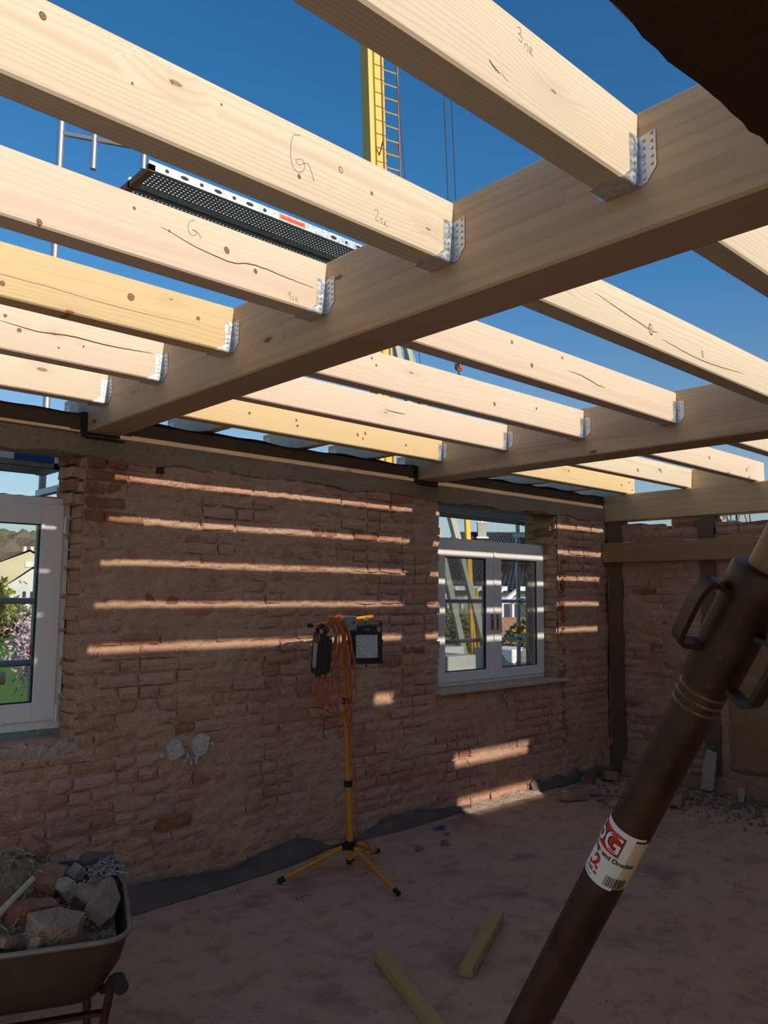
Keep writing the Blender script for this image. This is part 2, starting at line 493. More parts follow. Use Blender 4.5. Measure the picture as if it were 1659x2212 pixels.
def vnoise(X, Y, scale, seed):
    """smooth 2-d value noise, 0..1"""
    rs = np.random.RandomState(seed); T = rs.rand(256, 256)
    x = X*scale; y = Y*scale
    xi = np.floor(x).astype(int); yi = np.floor(y).astype(int)
    fx = x-xi; fy = y-yi
    fx = fx*fx*(3-2*fx); fy = fy*fy*(3-2*fy)
    g = lambda a, b: T[a % 256, b % 256]
    return (g(xi, yi)*(1-fx)*(1-fy) + g(xi+1, yi)*fx*(1-fy) + g(xi, yi+1)*(1-fx)*fy + g(xi+1, yi+1)*fx*fy)

def grid_mesh(name, A, Bv, func, skip, mat, parent, nx, nz):
    """grid over [A0,A1]x[B0,B1]; func(U,V)->(x,y,z) arrays; skip(u,v) leaves cells out"""
    u = np.linspace(A[0], A[1], nx+1); v = np.linspace(Bv[0], Bv[1], nz+1)
    U, V = np.meshgrid(u, v)
    X, Y, Z = func(U, V)
    P = np.stack([X, Y, Z], -1).reshape(-1, 3)
    uc = (u[:-1]+u[1:])/2; vc = (v[:-1]+v[1:])/2
    UC, VC = np.meshgrid(uc, vc)
    keep = ~skip(UC, VC) if skip is not None else np.ones_like(UC, bool)
    I, K = np.nonzero(keep)
    b = I*(nx+1)+K
    F = np.stack([b, b+1, b+nx+2, b+nx+1], -1)
    me = bpy.data.meshes.new(name)
    me.from_pydata(P.tolist(), [], F.tolist())
    me.polygons.foreach_set('use_smooth', [True]*len(me.polygons))
    me.materials.append(mat); me.update()
    return link(name, me, parent)

# ---- floor
def ff(U, V):
    z = (vnoise(U, V, .8, 1)-.5)*.02 + (vnoise(U, V, 3.5, 2)-.5)*.012 + (vnoise(U, V, 13, 3)-.5)*.006
    return U, V, z - .004
floor = grid_mesh('floor', (XL-.1, XR+.2), (YB-.1, D+.2), ff, None, M['floor'], None, 190, 200)
tag(floor, 'dusty reddish brown dirt floor strewn with crumbs of masonry', 'floor', kind='structure')

# ---- back wall: core with openings, mortar skin, bricks
core = MB()
y0, y1 = D+.03, D+.40
core.box2((XL-.3, y0, -.3), (W1[0], y1, 2.56))
core.box2((W1[0], y0, -.3), (W1[1], y1, W1[2]))
core.box2((W1[1], y0, -.3), (W2[0], y1, 2.56))
core.box2((W2[0], y0, -.3), (W2[1], y1, W2[2]))
core.box2((W2[1], y0, -.3), (XR+.3, y1, 2.56))
wall_back = core.build('wall_back', M['mortar'])
tag(wall_back, 'long bare brick wall smeared with old mortar, two window openings', 'wall', kind='structure')

def inwin(U, V):
    a = (U > W1[0]) & (U < W1[1]) & (V > W1[2]) & (V < W1[3])
    b = (U > W2[0]) & (U < W2[1]) & (V > W2[2]) & (V < W2[3])
    return a | b
def mf(U, V):
    n = vnoise(U, V, 2.2, 11)*.5 + vnoise(U, V, 7, 12)*.3 + vnoise(U, V, 23, 13)*.25
    fine = vnoise(U, V, 38, 14)
    y = D + .020 - (n-.44)*.066 - (fine-.5)*.014
    edge = ((U > W1[0]-.03) & (U < W1[1]+.03) & (V > W1[2]-.03)) | ((U > W2[0]-.03) & (U < W2[1]+.03) & (V > W2[2]-.03))
    y = np.where(edge, np.maximum(y, D+.004), y)
    return U, y, V
mortar = grid_mesh('mortar', (-.3, XR+.02), (0, 2.56), mf, inwin, M['mortar'], wall_back, 410, 138)

def brick_pts(rs, w_, h_, d_, chip=.006, nx=4, nz=2):
    """irregular brick: front face at y=0 towards -y, back at y=d_"""
    us = [0, .08, .5, .92, 1][:nx+1]; vs_ = [0, .5, 1] if nz == 2 else [0, 1]
    pts = []; fs = []
    for j, v_ in enumerate(vs_):
        for i, u_ in enumerate(us):
            edge = (i in (0, nx)) or (j in (0, len(vs_)-1))
            corner = (i in (0, nx)) and (j in (0, len(vs_)-1))
            y = rs.uniform(-.003, .003) + (chip*rs.uniform(.6, 1.8) if edge else 0) + (chip*rs.uniform(0, 2.2) if corner else 0)
            jx = rs.uniform(-.004, .004) if edge else rs.uniform(-.01, .01)
            jz = rs.uniform(-.004, .004)
            pts.append(((u_-.5)*w_+jx, y, (v_-.5)*h_+jz))
    nx1 = nx+1; nr = len(vs_)
    for j in range(nr-1):
        for i in range(nx):
            fs.append((j*nx1+i, j*nx1+i+1, (j+1)*nx1+i+1, (j+1)*nx1+i))
    ring = [i for i in range(nx1)] + [j*nx1+nx for j in range(1, nr)] + [(nr-1)*nx1+i for i in range(nx-1, -1, -1)] + [j*nx1 for j in range(nr-2, 0, -1)]
    b = len(pts)
    for k in ring:
        x, y, z = pts[k]; pts.append((max(-w_/2, min(w_/2, x)), d_, max(-h_/2, min(h_/2, z))))
    n = len(ring)
    for k in range(n):
        fs.append((ring[(k+1) % n], ring[k], b+k, b+(k+1) % n))
    return pts, fs

def brick_mesh(seed, w_, h_, d_, mat):
    p, f = brick_pts(random.Random(seed), w_, h_, d_)
    me = bpy.data.meshes.new('brick'); me.from_pydata(p, [], f); me.materials.append(mat); me.update()
    return me

PITCH_Z, BH = .0797, .064
STD = {}
def std_mesh(L, red, k):
    key = (L, red, k)
    if key not in STD: STD[key] = brick_mesh(hash((L, k)) % 9999, L, BH, .055, M['brick_red'] if red else M['brick'])
    return STD[key]

def lay(spans, lens, off):
    """fill one span with bricks -> list of (x_centre, length)"""
    res = []
    for a, b in spans:
        x = a; first = True; k = off
        while x < b-.03:
            L = lens[k % len(lens)]; k += 1
            if first and off % 2: L = .12
            first = False
            if x+L > b-.05: L = b-x
            if L > .31: L = L/2
            res.append((x+L/2, L-.012)); x += L
    return res

courses = []
for r in range(32):
    z = .012 + (r+.5)*PITCH_Z
    cuts = []
    if z > W1[2]-.02: cuts.append((W1[0], W1[1]))
    if z > W2[2]-.02: cuts.append((W2[0], W2[1]))
    cuts.append((6.492, 6.512))                      # the old vertical chase beside the window
    xs = [-.25] + [c for ab in sorted(cuts) for c in ab] + [XR-.005]
    spans = [(xs[i], xs[i+1]) for i in range(0, len(xs), 2)]
    lens = [[.255, .255, .13], [.13, .255, .255], [.255, .13, .255, .13], [.13, .13, .255]][rng.randrange(4)]
    for xc, L in lay(spans, lens, r):
        courses.append((xc, z, L, r))
def shows(xc, z):
    # rough size in the picture from where the photographer stands
    d = math.sqrt(xc*xc + D*D)
    ca = D/d
    v_ = ca/(d*d)
    if xc < 1.75 or (z < .8 and xc < 1.9): v_ *= .05
    if 1.2 < xc < 2.1 and z < .55: v_ *= .1
    return v_
order = sorted(range(len(courses)), key=lambda i: -shows(courses[i][0], courses[i][1])*courses[i][2])
single = set(order[:300])
rest = MB()
for i, (xc, z, L, r) in enumerate(courses):
    jamb = (abs(xc+L/2 - W1[0]) < .03 or abs(xc-L/2 - W1[1]) < .03) and z > W1[2] or (abs(xc+L/2-W2[0]) < .03 or abs(xc-L/2-W2[1]) < .03) and z > W2[2]
    red = (6.40 < xc < 6.62 and z > .4 and rng.random() < .55) or rng.random() < .035 or (1.78 < xc < 2.05 and z > 2.2)
    dep = D + rng.uniform(-.004, .009) + (rng.random() < .05)*rng.uniform(0, .018)
    if 1.8 < xc < 2.15 and z > 2.2: dep -= .012
    rot = (rng.uniform(-.05, .05), rng.uniform(-.014, .014), rng.uniform(-.022, .022))
    sc = (1, 1, rng.uniform(.94, 1.06))
    if i in single:
        LL = min((.118, .243), key=lambda q: abs(q-L))
        me = std_mesh(LL, red, rng.randrange(6))
        o = link('brick', me, wall_back, (xc, dep, z+rng.uniform(-.003, .003)), rot, (L/LL, 1, sc[2]))
    else:
        p, f = brick_pts(random.Random(i*7+1), L, BH*sc[2], .05)
        R = Euler(rot).to_matrix()
        rest.add([R @ Vector(q) + Vector((xc, dep, z)) for q in p], f)
tag(rest.build('brickwork', M['brick'], wall_back), kind='stuff')

# reveals of the window openings: rough plaster remains and brick ends
rv = MB()
for (xa, sgn, zz0, zz1) in ((W1[1], -1, W1[2], W1[3]), (W2[1], -1, W2[2], W2[3]), (W2[0], 1, W2[2], W2[3]), (W1[0], 1, W1[2], W1[3])):
    n = 22
    for k in range(n):
        za = zz0 + (zz1-zz0)*k/n; zb = zz0 + (zz1-zz0)*(k+1)/n + rng.uniform(-.02, .004)
        pr = .004 + rng.random()*.022 + (.02 if zb > 2.28 else 0)*rng.random()
        xa2 = xa + sgn*pr
        lo, hi = min(xa2, xa-sgn*.01), max(xa2, xa-sgn*.01)
        rv.box2((lo, D+.012+rng.random()*.01, za), (hi, D+.17+(.2 if zb > 2.28 else 0), zb-.004))
rv.build('reveal_masonry', M['mortar'], wall_back)
# brick ends either side of the open slot above the frames
for (xa, sgn) in ((W1[1], -1), (W2[0], 1), (W2[1], -1)):
    for k in range(4):
        z = 2.30 + k*.0775
        L = rng.uniform(.035, .075)
        me = brick_mesh(900+k, L, .06, .2, M['brick_red'] if k % 2 else M['brick'])
        link('brick', me, wall_back, (xa+sgn*L*.45, D+.03+rng.random()*.03, z), (0, 0, rng.uniform(-.05, .05)))

q = MB(); rs = random.Random(41)
for k in range(70):
    z = rs.uniform(.35, 2.15); q.rock((6.502+rs.gauss(0, .022), D+.004, z), (.05*rs.uniform(.5, 1.2), .024, .05*rs.uniform(.5, 1.3)), 700+k, 1, .3)
tag(q.build('broken_brick_edge', M['brick_red'], wall_back), 'raw red broken brick along the vertical chase')
# patches: blocked socket boxes, a putlog hole, bare plaster below the windows
sp = MB()
for (cx, cz, rr) in ((2.42, .81, .060), (2.60, .815, .062)):
    n = 14; pts = []
    for k in range(n):
        a = 2*PI*k/n; q = rr*(1+rng.uniform(-.15, .15))
        pts.append((cx+q*math.cos(a), D-.016, cz+q*math.sin(a)*1.05))
    sp.prism(pts, (0, .03, 0))
    for k in range(7):
        sp.rock((cx+rng.uniform(-.09, .1), D-.008, cz+rng.uniform(-.1, .05)), (.03, .02, .035), k+31)
tag(sp.build('gypsum_patch', M['gypsum'], wall_back), 'white gypsum patch of two filled socket boxes')
hb = MB(); hb.box2((2.235, D-.004, 2.495), (2.285, D+.02, 2.545))
hb.build('wall_hole', M['gasket'], wall_back)
ws = MB()
for k in range(26):
    x = .4+k*.056
    ws.rock((x, D+.012, .93-.05*rng.random()-.02), (.13, .04, .07+.06*rng.random()), 200+k, 1, .3, (0, rng.uniform(-.4, .4), 0))
ws.build('sill_plaster', M['plaster'], wall_back)
ws = MB()
for k in range(6): ws.rock((5.62+rng.uniform(-.06, .06), D-.004, .88-rng.random()*.1), (.05, .03, .05), 300+k)
ws.build('sill_plaster', M['plaster'], wall_back)

# ---- ring beam and wall plate on the back wall
def rb(U, V):
    n = vnoise(U, V, 9, 51)*.5 + vnoise(U, V, 30, 52)*.5
    bot = np.where(V < 2.575, (vnoise(U, V*0, 5, 53)-.4)*.035, 0)
    return U, D - .004 - (n-.5)*.014, V - bot
ring = MB()
ring.box2((XL-.3, D+.006, 2.55), (XR+.3, D+.20, 2.672))
trim1 = ring.build('trim_1', M['concrete'])
tag(trim1, 'rough concrete ring beam along the top of the brick wall', 'ring beam', kind='structure')
grid_mesh('concrete_face', (XL-.3, XR), (2.548, 2.672), rb, None, M['concrete'], trim1, 420, 7)
lt = MB()
lt.box2((W2[0]-.1, D+.02, 2.535), (W2[1]+.12, D+.20, 2.56))
lt.build('lintel_soffit', M['oldwood'], trim1)
for n_, (xa, xb, lab) in enumerate(((XL-.3, B1-.035, 'dark timber wall plate left of the nearest main beam'),
                     (B1R+.002, B2-.035, 'dark timber wall plate between the two main beams'),
                     (B2R+.002, B3+.18, 'dark timber wall plate from second main beam to corner'))):
    q = MB(); q.box2((0, 0, 0), (xb-xa, .19, .112))
    tag(q.build('wall_plate', M['plate'], None, loc=(xa, D+.006, 2.674)), lab, 'wall plate')
    # wavy strip of bitumen felt under the open eaves
    f = MB(); n = 60; pts = []
    for k in range(n+1):
        x = xa + (xb-xa)*k/n
        z = 2.795 + .005*math.sin(x*7.1)+.004*math.sin(x*17+1) + .004*math.sin(x*3.3)
        pts += [(x, D-.002, z-.007), (x, D-.004, z+.002), (x, D+.22, 2.80)]
    f.add(pts, [q_ for k in range(n) for q_ in ((3*k, 3*k+3, 3*k+4, 3*k+1), (3*k+1, 3*k+4, 3*k+5, 3*k+2))])
    tag(f.build('felt_strip', M['felt'], None), ['black felt strip on the wall plate left of the nearest beam', 'black felt strip on the wall plate between the main beams', 'black felt strip on the wall plate next to the corner'][n_], 'roofing felt', 'felt strips on the wall plates')
for (xa, lab) in ((B1-.034, 'black felt lining the pocket of the nearest main beam'), (B2-.034, 'black felt lining the pocket of the second main beam')):
    f = MB(); f.box2((xa, D-.012, 2.655), (xa+.03, D+.2, 2.80)); f.box2((xa+.03, D-.012, 2.648), (xa+.26, D+.2, 2.664))
    tag(f.build('pocket_felt', M['felt'], None), lab, 'roofing felt')

# ---- right wall: timber frame with masonry infill
core = MB()
core.box2((XR+.03, YB, -.3), (XR+.25, 3.355, 2.38))
core.box2((XR+.03, 3.52, -.3), (XR+.25, 3.79, 2.53))
core.box2((XR+.03, 3.79, -.3), (XR+.25, 4.12, 2.43))
core.box2((XR+.03, 4.12, -.3), (XR+.25, 4.325, 2.50)); core.box2((XR+.14, 3.355, -.3), (XR+.25, 3.52, 2.5)); core.box2((XR+.14, 4.325, -.3), (XR+.25, D+.4, 2.5))
wall_right = core.build('wall_right', M['mortar'])
tag(wall_right, 'half-timbered right wall of dusty rubble masonry with ragged top', 'wall', kind='structure')
def rm(U, V):
    n = vnoise(U, V, 2.0, 21)*.5 + vnoise(U, V, 6, 22)*.35 + vnoise(U, V, 21, 23)*.25
    return XR + .022 - (n-.45)*.060 - (vnoise(U, V, 36, 24)-.5)*.014, U, V
def rskip(U, V):
    t = np.where(U < 3.40, 2.38, np.where(U < 3.79, 2.53, np.where(U < 4.12, 2.43, 2.50)))
    return V > t-.01
grid_mesh('mortar', (-1, D), (0, 2.53), rm, rskip, M['mortar'], wall_right, 250, 120)
def clayf(U, V):
    n = vnoise(U, V, 3, 61)*.6 + vnoise(U, V, 14, 62)*.3
    e = np.clip((3.33-U)/.10, 0, 1)*np.clip((1.28+.12*np.sin(U*5)-V)/.08, 0, 1)*np.clip((V-.17)/.06, 0, 1)
    return XR + .03 - e*(.052+(n-.4)*.03), U, V
grid_mesh('clay_plaster', (.2, 3.36), (.12, 1.45), clayf, None, M['clay'], wall_right, 120, 60)
cnt = 0
for r in range(31):
    z = .03 + (r+.5)*PITCH_Z
    for (a, b, zt) in ((1.9, 3.355, 2.40), (3.515, 4.33, 2.44)):
        if z > zt and not (a > 3 and z < 2.50): continue
        if a < 3 and z < 1.32: continue
        yv = a + (.0 if r % 2 else -.0)
        k = r
        while yv < b-.03:
            L = (.255, .13, .255, .2)[k % 4]; k += 1
            if yv == a and r % 2: L = .14
            if yv+L > b-.05: L = b-yv
            yc = yv+L/2; yv += L
            if a > 3 and z > 2.43 and yc > 3.8: continue
            if rng.random() < .10: continue
            red = rng.random() < .05
            LL = min((.118, .243), key=lambda q: abs(q-L))
            o = link('brick', std_mesh(LL, red, rng.randrange(6)), wall_right,
                     (XR+rng.uniform(-.006, .012), yc, z+rng.uniform(-.006, .006)),
                     (rng.uniform(-.02, .02), rng.uniform(-.03, .03), -PI/2+rng.uniform(-.03, .03)), ((L-.012)/LL, 1, rng.uniform(.9, 1.05)))
            cnt += 1
# loose bricks bedded on the ragged wall top
for k, (yc, z, L) in enumerate(((3.27, 2.435, .22), (3.0, 2.42, .24), (2.75, 2.43, .2), (4.02, 2.455, .22), (3.66, 2.49, .24), (3.88, 2.43, .12))):
    o = link('brick', std_mesh(.243, k == 1, k % 6), wall_right, (XR+.01, yc, z), (0, rng.uniform(-.05, .05), -PI/2+rng.uniform(-.08, .08)), (L/.243, 2.5, .95))
# timber posts standing in the wall
def rough_post(name, x0, x1, y0, y1, z0, z1, mat, label):
    q = MB(); n = 16; pts = []
    for k in range(n+1):
        z = z0+(z1-z0)*k/n
        j = lambda: rng.uniform(-.008, .008)
        pts += [(x0+j(), y0+j(), z), (x1, y0+j(), z), (x1, y1+j(), z), (x0+j(), y1+j(), z)]
    fs = [(3, 2, 1, 0), tuple(range(4*n, 4*n+4))]
    for k in range(n):
        for i in range(4): fs.append((4*k+i, 4*k+(i+1) % 4, 4*k+4+(i+1) % 4, 4*k+4+i))
    q.add(pts, fs)
    # object coordinates: length along x for the grain
    o = q.build(name, mat, None)
    me = o.data
    c0 = Vector((x0, y0, z0))
    R = Matrix(((0, 0, 1), (0, 1, 0), (-1, 0, 0)))      # world -> local (z becomes x)
    for vv in me.vertices: vv.co = R @ (vv.co - c0)
    o.matrix_world = Matrix.Translation(c0) @ R.inverted().to_4x4()
    return tag(o, label, 'post')
pst = rough_post('timber_post', XR-.012, XR+.13, 4.335, 4.485, 0, 2.535, M['oldwood'], 'old grey timber post standing in the corner of the walls')
rough_post('timber_post', XR-.010, XR+.13, 3.365, 3.508, 0, 2.535, M['oldwood'], 'old timber post partly hidden behind the steel brace')

# ---- invented shell behind the viewer: pierced rear wall, low left wall, letting light in
q = MB(); q.box2((XL-.3, D+.02, -.3), (XL, D+.4, 2.66)); q.box2((XL-.3, 3.9, -.3), (XL, D+.02, 2.66)); q.box2((XL-.3, YB, -.3), (XL, 3.9, .16))
tag(q.build('added_wall_left', M['bounce_render']), 'added left wall kept low to let light in', 'wall', kind='structure')  # invented wall, kept low so fill light enters from the left
ya, yb_ = YB-.12, YB
sun_openings = [(-1.30, .02, 0.0, 2.30), (5.21, 6.19, 2.715, 2.85), (5.25, 6.26, 2.30, 2.49)]  # openings placed to throw low sun patches and a sunlit floor strip
q = MB(); zs = sorted({-.3, 3.0} | {z for h_ in sun_openings for z in h_[2:]})
for za, zb in zip(zs[:-1], zs[1:]):
    hit = sorted(h_ for h_ in sun_openings if h_[2] <= za+1e-6 and h_[3] >= zb-1e-6)
    xs = [XL-.3] + [x for h_ in hit for x in h_[:2]] + [XR+.3]
    for x0, x1 in zip(xs[::2], xs[1::2]): q.box2((x0, ya, za), (x1, yb_, zb))
tag(q.build('added_wall_rear', M['bounce_render']), 'added rendered wall behind the viewer with openings that let sun in', 'wall', kind='structure')

# ================================================================== ROOF TIMBERS
def timber_mesh(L, wd, ht, ch=.006):
    """chamfered squared timber: x 0..L, y 0..wd, z 0..ht"""
    sec = [(ch, 0), (wd-ch, 0), (wd, ch), (wd, ht-ch), (wd-ch, ht), (ch, ht), (0, ht-ch), (0, ch)]
    q = MB()
    q.add([(0, y, z) for y, z in sec] + [(L, y, z) for y, z in sec],
          [tuple(range(8)), tuple(range(15, 7, -1))] + [(i, 8+i, 8+(i+1) % 8, (i+1) % 8) for i in range(8)])
    return q

def hanger(parent, L, wd, end, H=.132):
    """galvanised joist hanger at joist end: end=+1 at x=L, -1 at x=0 (joist local coordinates)"""
    t = .0025
    xe = L if end > 0 else 0.0
    sx = lambda dx: xe - end*dx                       # dx measured back from the end
    q = MB()
    for ys in (-t, wd):
        q.prism([(sx(0), ys, -t), (sx(.085), ys, -t), (sx(.045), ys, .032), (sx(.045), ys, H), (sx(0), ys, H)], (0, t, 0))
    a, b = sorted((sx(0), sx(.085)))
    q.box2((a, -t, -t-.001), (b, wd+t, 0))
    a, b = sorted((sx(-.0), sx(.003)))
    for s_ in (-1, 1):
        yy = (lambda d_: -d_) if s_ < 0 else (lambda d_: wd+d_)
        q.prism([(a, yy(0), -t), (a, yy(.022), .005), (a, yy(.050), .040), (a, yy(.050), H+.006), (a, yy(0), H)], (b-a, 0, 0))
    h = q.build('hanger', M['galv'], parent)
    n = MB()
    for k in range(6):
        z = .018 + k*(H-.03)/5
        for s_ in (-1, 1):
            for dy, dz in ((.016, 0), (.038, .012)):
                if k == 0 and dy > .03: continue
                y = -dy if s_ < 0 else wd+dy
                n.cyl((sx(.0025), y, z+dz), (sx(.0065), y, z+dz), .0052, .0040, 7)
            y = -t if s_ < 0 else wd+t
            if k > 0: n.cyl((sx(.024), y, z), (sx(.024), y+s_*.003, z), .0048, .0036, 7)
    for k in range(2): n.cyl((sx(.03+.03*k), wd*.5, -t), (sx(.03+.03*k), wd*.5, -t-.003), .004, .003, 6)
    tag(n.build('nails', M['galv'], h), kind='stuff')
    return h

def joist(x0, x1, y, mat, label, hl=True, hr=True, wd=.092, z=ZJ, ht=.203, group='new spruce joists of the open roof', name='joist'):
    q = timber_mesh(x1-x0, wd, ht)
    o = q.build(name, mat, None, loc=(x0, y, z))
    tag(o, label, 'joist', group)
    if hl: hanger(o, x1-x0, wd, -1)
    if hr: hanger(o, x1-x0, wd, 1)
    return o

def bez(pts, n=10):
    """smooth curve through points (Catmull-Rom)"""
    P = [Vector(p) for p in pts]; out_ = []
    P = [P[0]*2-P[1]] + P + [P[-1]*2-P[-2]]
    for i in range(1, len(P)-2):
        for k in range(n):
            t = k/n; t2 = t*t; t3 = t2*t
            out_.append(.5*((2*P[i]) + (P[i+1]-P[i-1])*t + (2*P[i-2+1]-5*P[i]+4*P[i+1]-P[i+2])*t2 + (-P[i-1]+3*P[i]-3*P[i+1]+P[i+2])*t3))
    out_.append(P[-2])
    return out_

def mark(j, strokes, wd=.0016, name='pencil_mark', mat='pencil'):
    """pencil strokes or cracks on the front face of a joist; strokes in world (x,z)"""
    q = MB(); ox, oz = j.location.x, j.location.z
    for st in strokes:
        st = [(x*RS, 1.76+(z-1.76)*RS) for x, z in st]
        path = bez([(x-ox, -.0006, z-oz) for x, z in st], 6) if len(st) > 2 else [Vector((x-ox, -.0006, z-oz)) for x, z in st]
        w_ = wd
        if mat == 'crack':
            m = len(path); w_ = [wd*(.25+.75*math.sin(PI*k/(m-1))**.6) for k in range(m)]
            path = [Vector((p.x, p.y, p.z+rng.uniform(-.0012, .0012))) for p in path]
        q.ribbon(path, w_, (0, -1, 0))
    return q.build(name, M[mat], j)

XB0 = -.95
Lj = {}
lmat = {0: 'spruce', 1: 'spruce', 2: 'spruce_pink', 3: 'spruce_yellow', 4: 'spruce_pink', 5: 'spruce'}
llab = {0: 'pale joist nearest overhead with scratches and pencilled number three',
        1: 'long pale joist with large pencilled G and ringed knot',
        2: 'pale joist with long dark drying crack and smaller pencilled G',
        3: 'yellowish joist with one big knot, left of the nearest main beam',
        4: 'joist with a long wavy crack, second from back wall on the left',
        5: 'joist with a single bright screw washer, closest to back wall on the left'}
for k in range(6): Lj[k] = joist(XB0, B1, JY[k], M[lmat[k]], llab[k], hl=False)
mmat = {0: 'spruce', 1: 'spruce', 2: 'spruce_pink', 3: 'spruce_pink', 4: 'spruce_pink', 5: 'spruce_yellow'}
mlab = {0: 'pale joist at right picture edge beside the dark old beam',
        1: 'pale joist with two long cracks reaching the right picture edge',
        2: 'joist ending at second main beam right under the blue sky triangle',
        3: 'joist of the middle bay with vertical resin stains',
        4: 'joist of the middle bay with a dark smudge near its hanger',
        5: 'yellowish joist with bolt heads above the long brick wall'}
Mj = {}
for k in range(6): Mj[k] = joist(B1R, B2, JY[k], M[mmat[k]], mlab[k], ht=.190, z=ZJ+.004)
rlab = {2: 'joist of the right bay cut off by the right picture edge',
        3: 'pale joist of the right bay with arched grain, resting on the end beam',
        4: 'joist of the right bay with swirling knotty grain',
        5: 'nailed joist of the right bay nearest to the back wall'}
Rj = {}
rlab[1] = 'joist of the right bay above the viewer side, outside the picture'; rlab[0] = 'foremost joist of the right bay, outside the picture'
for k, xe in ((0, 7.42), (1, 7.42), (2, 7.42), (3, 7.43), (4, 7.39), (5, 7.41)):
    Rj[k] = joist(B2R, xe, JY[k], M[['spruce', 'spruce', 'spruce', 'spruce_pink', 'spruce', 'spruce_yellow'][k]], rlab[k], hr=False, ht=.184, z=ZJ+.004)
for xa, xb, lab in ((XB0, B1, 'joist straight above the viewer in the left bay'), (B1R, B2, 'joist above the viewer in the middle bay, hidden by the old beam'), (B2R, 7.42, 'joist of the right bay level with the viewer, outside the picture')):
    joist(xa, xb, .342, M['spruce'], lab, ht=.184)

# pencil marks, cracks and screws
mark(Lj[1], [[(1.160, 2.955), (1.138, 2.945), (1.131, 2.905), (1.136, 2.868), (1.152, 2.853), (1.172, 2.862), (1.176, 2.88), (1.166, 2.892), (1.148, 2.882), (1.160, 2.874), (1.184, 2.888), (1.200, 2.868), (1.208, 2.845)]])
mark(Lj[1], [[(1.422, 2.842), (1.433, 2.847), (1.438, 2.838), (1.428, 2.818), (1.44, 2.815)], [(1.455, 2.828), (1.446, 2.824), (1.454, 2.816), (1.446, 2.810)], [(1.462, 2.822), (1.461, 2.808)], [(1.470, 2.824), (1.464, 2.816), (1.474, 2.808)]])
mark(Lj[2], [[(1.206, 2.966), (1.190, 2.955), (1.184, 2.930), (1.196, 2.912), (1.214, 2.918), (1.214, 2.930), (1.200, 2.930), (1.222, 2.926), (1.232, 2.910)]], .002)
mark(Lj[2], [[(1.583, 2.812), (1.590, 2.83), (1.592, 2.80)], [(1.606, 2.818), (1.600, 2.810), (1.608, 2.804), (1.600, 2.800)], [(1.616, 2.818), (1.616, 2.800)], [(1.626, 2.816), (1.618, 2.808), (1.628, 2.800)]], .0018)
mark(Lj[0], [[(1.262, 2.962), (1.272, 2.964), (1.274, 2.953), (1.266, 2.950), (1.278, 2.944), (1.276, 2.934), (1.266, 2.936)], [(1.286, 2.926), (1.290, 2.938), (1.298, 2.936), (1.298, 2.922)], [(1.306, 2.922), (1.306, 2.938), (1.314, 2.935), (1.308, 2.929), (1.316, 2.920)]], .0012)
mark(Lj[0], [[(1.168, 2.842), (1.185, 2.832), (1.203, 2.828)], [(1.206, 2.832), (1.228, 2.822)]], .0035, 'scratch', 'crack')
mark(Lj[2], [[(1.09, 2.905), (1.2, 2.880), (1.30, 2.868), (1.36, 2.866), (1.43, 2.882), (1.52, 2.880), (1.62, 2.874), (1.70, 2.872)]], .004, 'drying_crack', 'crack')
mark(Lj[4], [[(1.0, 2.905), (1.15, 2.892), (1.30, 2.905), (1.45, 2.90), (1.58, 2.905), (1.70, 2.91)]], .006, 'drying_crack', 'crack')
mark(Lj[4], [[(.4, 2.90), (.7, 2.915), (1.0, 2.905)]], .005, 'drying_crack', 'crack')
mark(Lj[3], [[(.5, 2.86), (.9, 2.862), (1.25, 2.855), (1.6, 2.862)]], .0016, 'drying_crack', 'crack')
mark(Mj[1], [[(2.55, 2.905), (2.75, 2.880), (2.95, 2.858), (3.02, 2.86)]], .004, 'drying_crack', 'crack')
mark(Mj[1], [[(3.05, 2.84), (3.3, 2.825), (3.55, 2.828), (3.85, 2.85)]], .004, 'drying_crack', 'crack')
mark(Mj[2], [[(3.30, 2.885), (3.42, 2.882), (3.56, 2.862), (3.64, 2.86)]], .005, 'drying_crack', 'crack')
mark(Mj[4], [[(3.22, 2.89), (3.32, 2.885), (3.40, 2.888)]], .006, 'drying_crack', 'crack')
mark(Rj[3], [[(5.1, 2.93), (5.25, 2.935), (5.4, 2.932)]], .006, 'drying_crack', 'crack')
def bolt(j, x, z, r=.010, mat='galv', washer=0):
    q = MB(); x, z = x*RS, 1.76+(z-1.76)*RS; c = (x-j.location.x, 0, z-j.location.z)
    if washer: q.cyl((c[0], 0, c[2]), (c[0], -.003, c[2]), washer, washer, 12)
    q.cyl((c[0], 0, c[2]), (c[0], -.006, c[2]), r, r*.85, 8)
    return q.build('bolt_head', M[mat], j)
bolt(Lj[5], .93, 2.90, .006, 'gasket', .026)
for x, z in ((3.02, 2.89), (3.03, 2.855), (4.02, 2.86), (2.66, 2.88)): bolt(Mj[5], x, z, .009, 'rail_brown')
for x, z in ((7.0, 2.86), (7.2, 2.83), (7.15, 2.90), (6.1, 2.9)): bolt(Rj[5], x, z, .009, 'rail_brown')

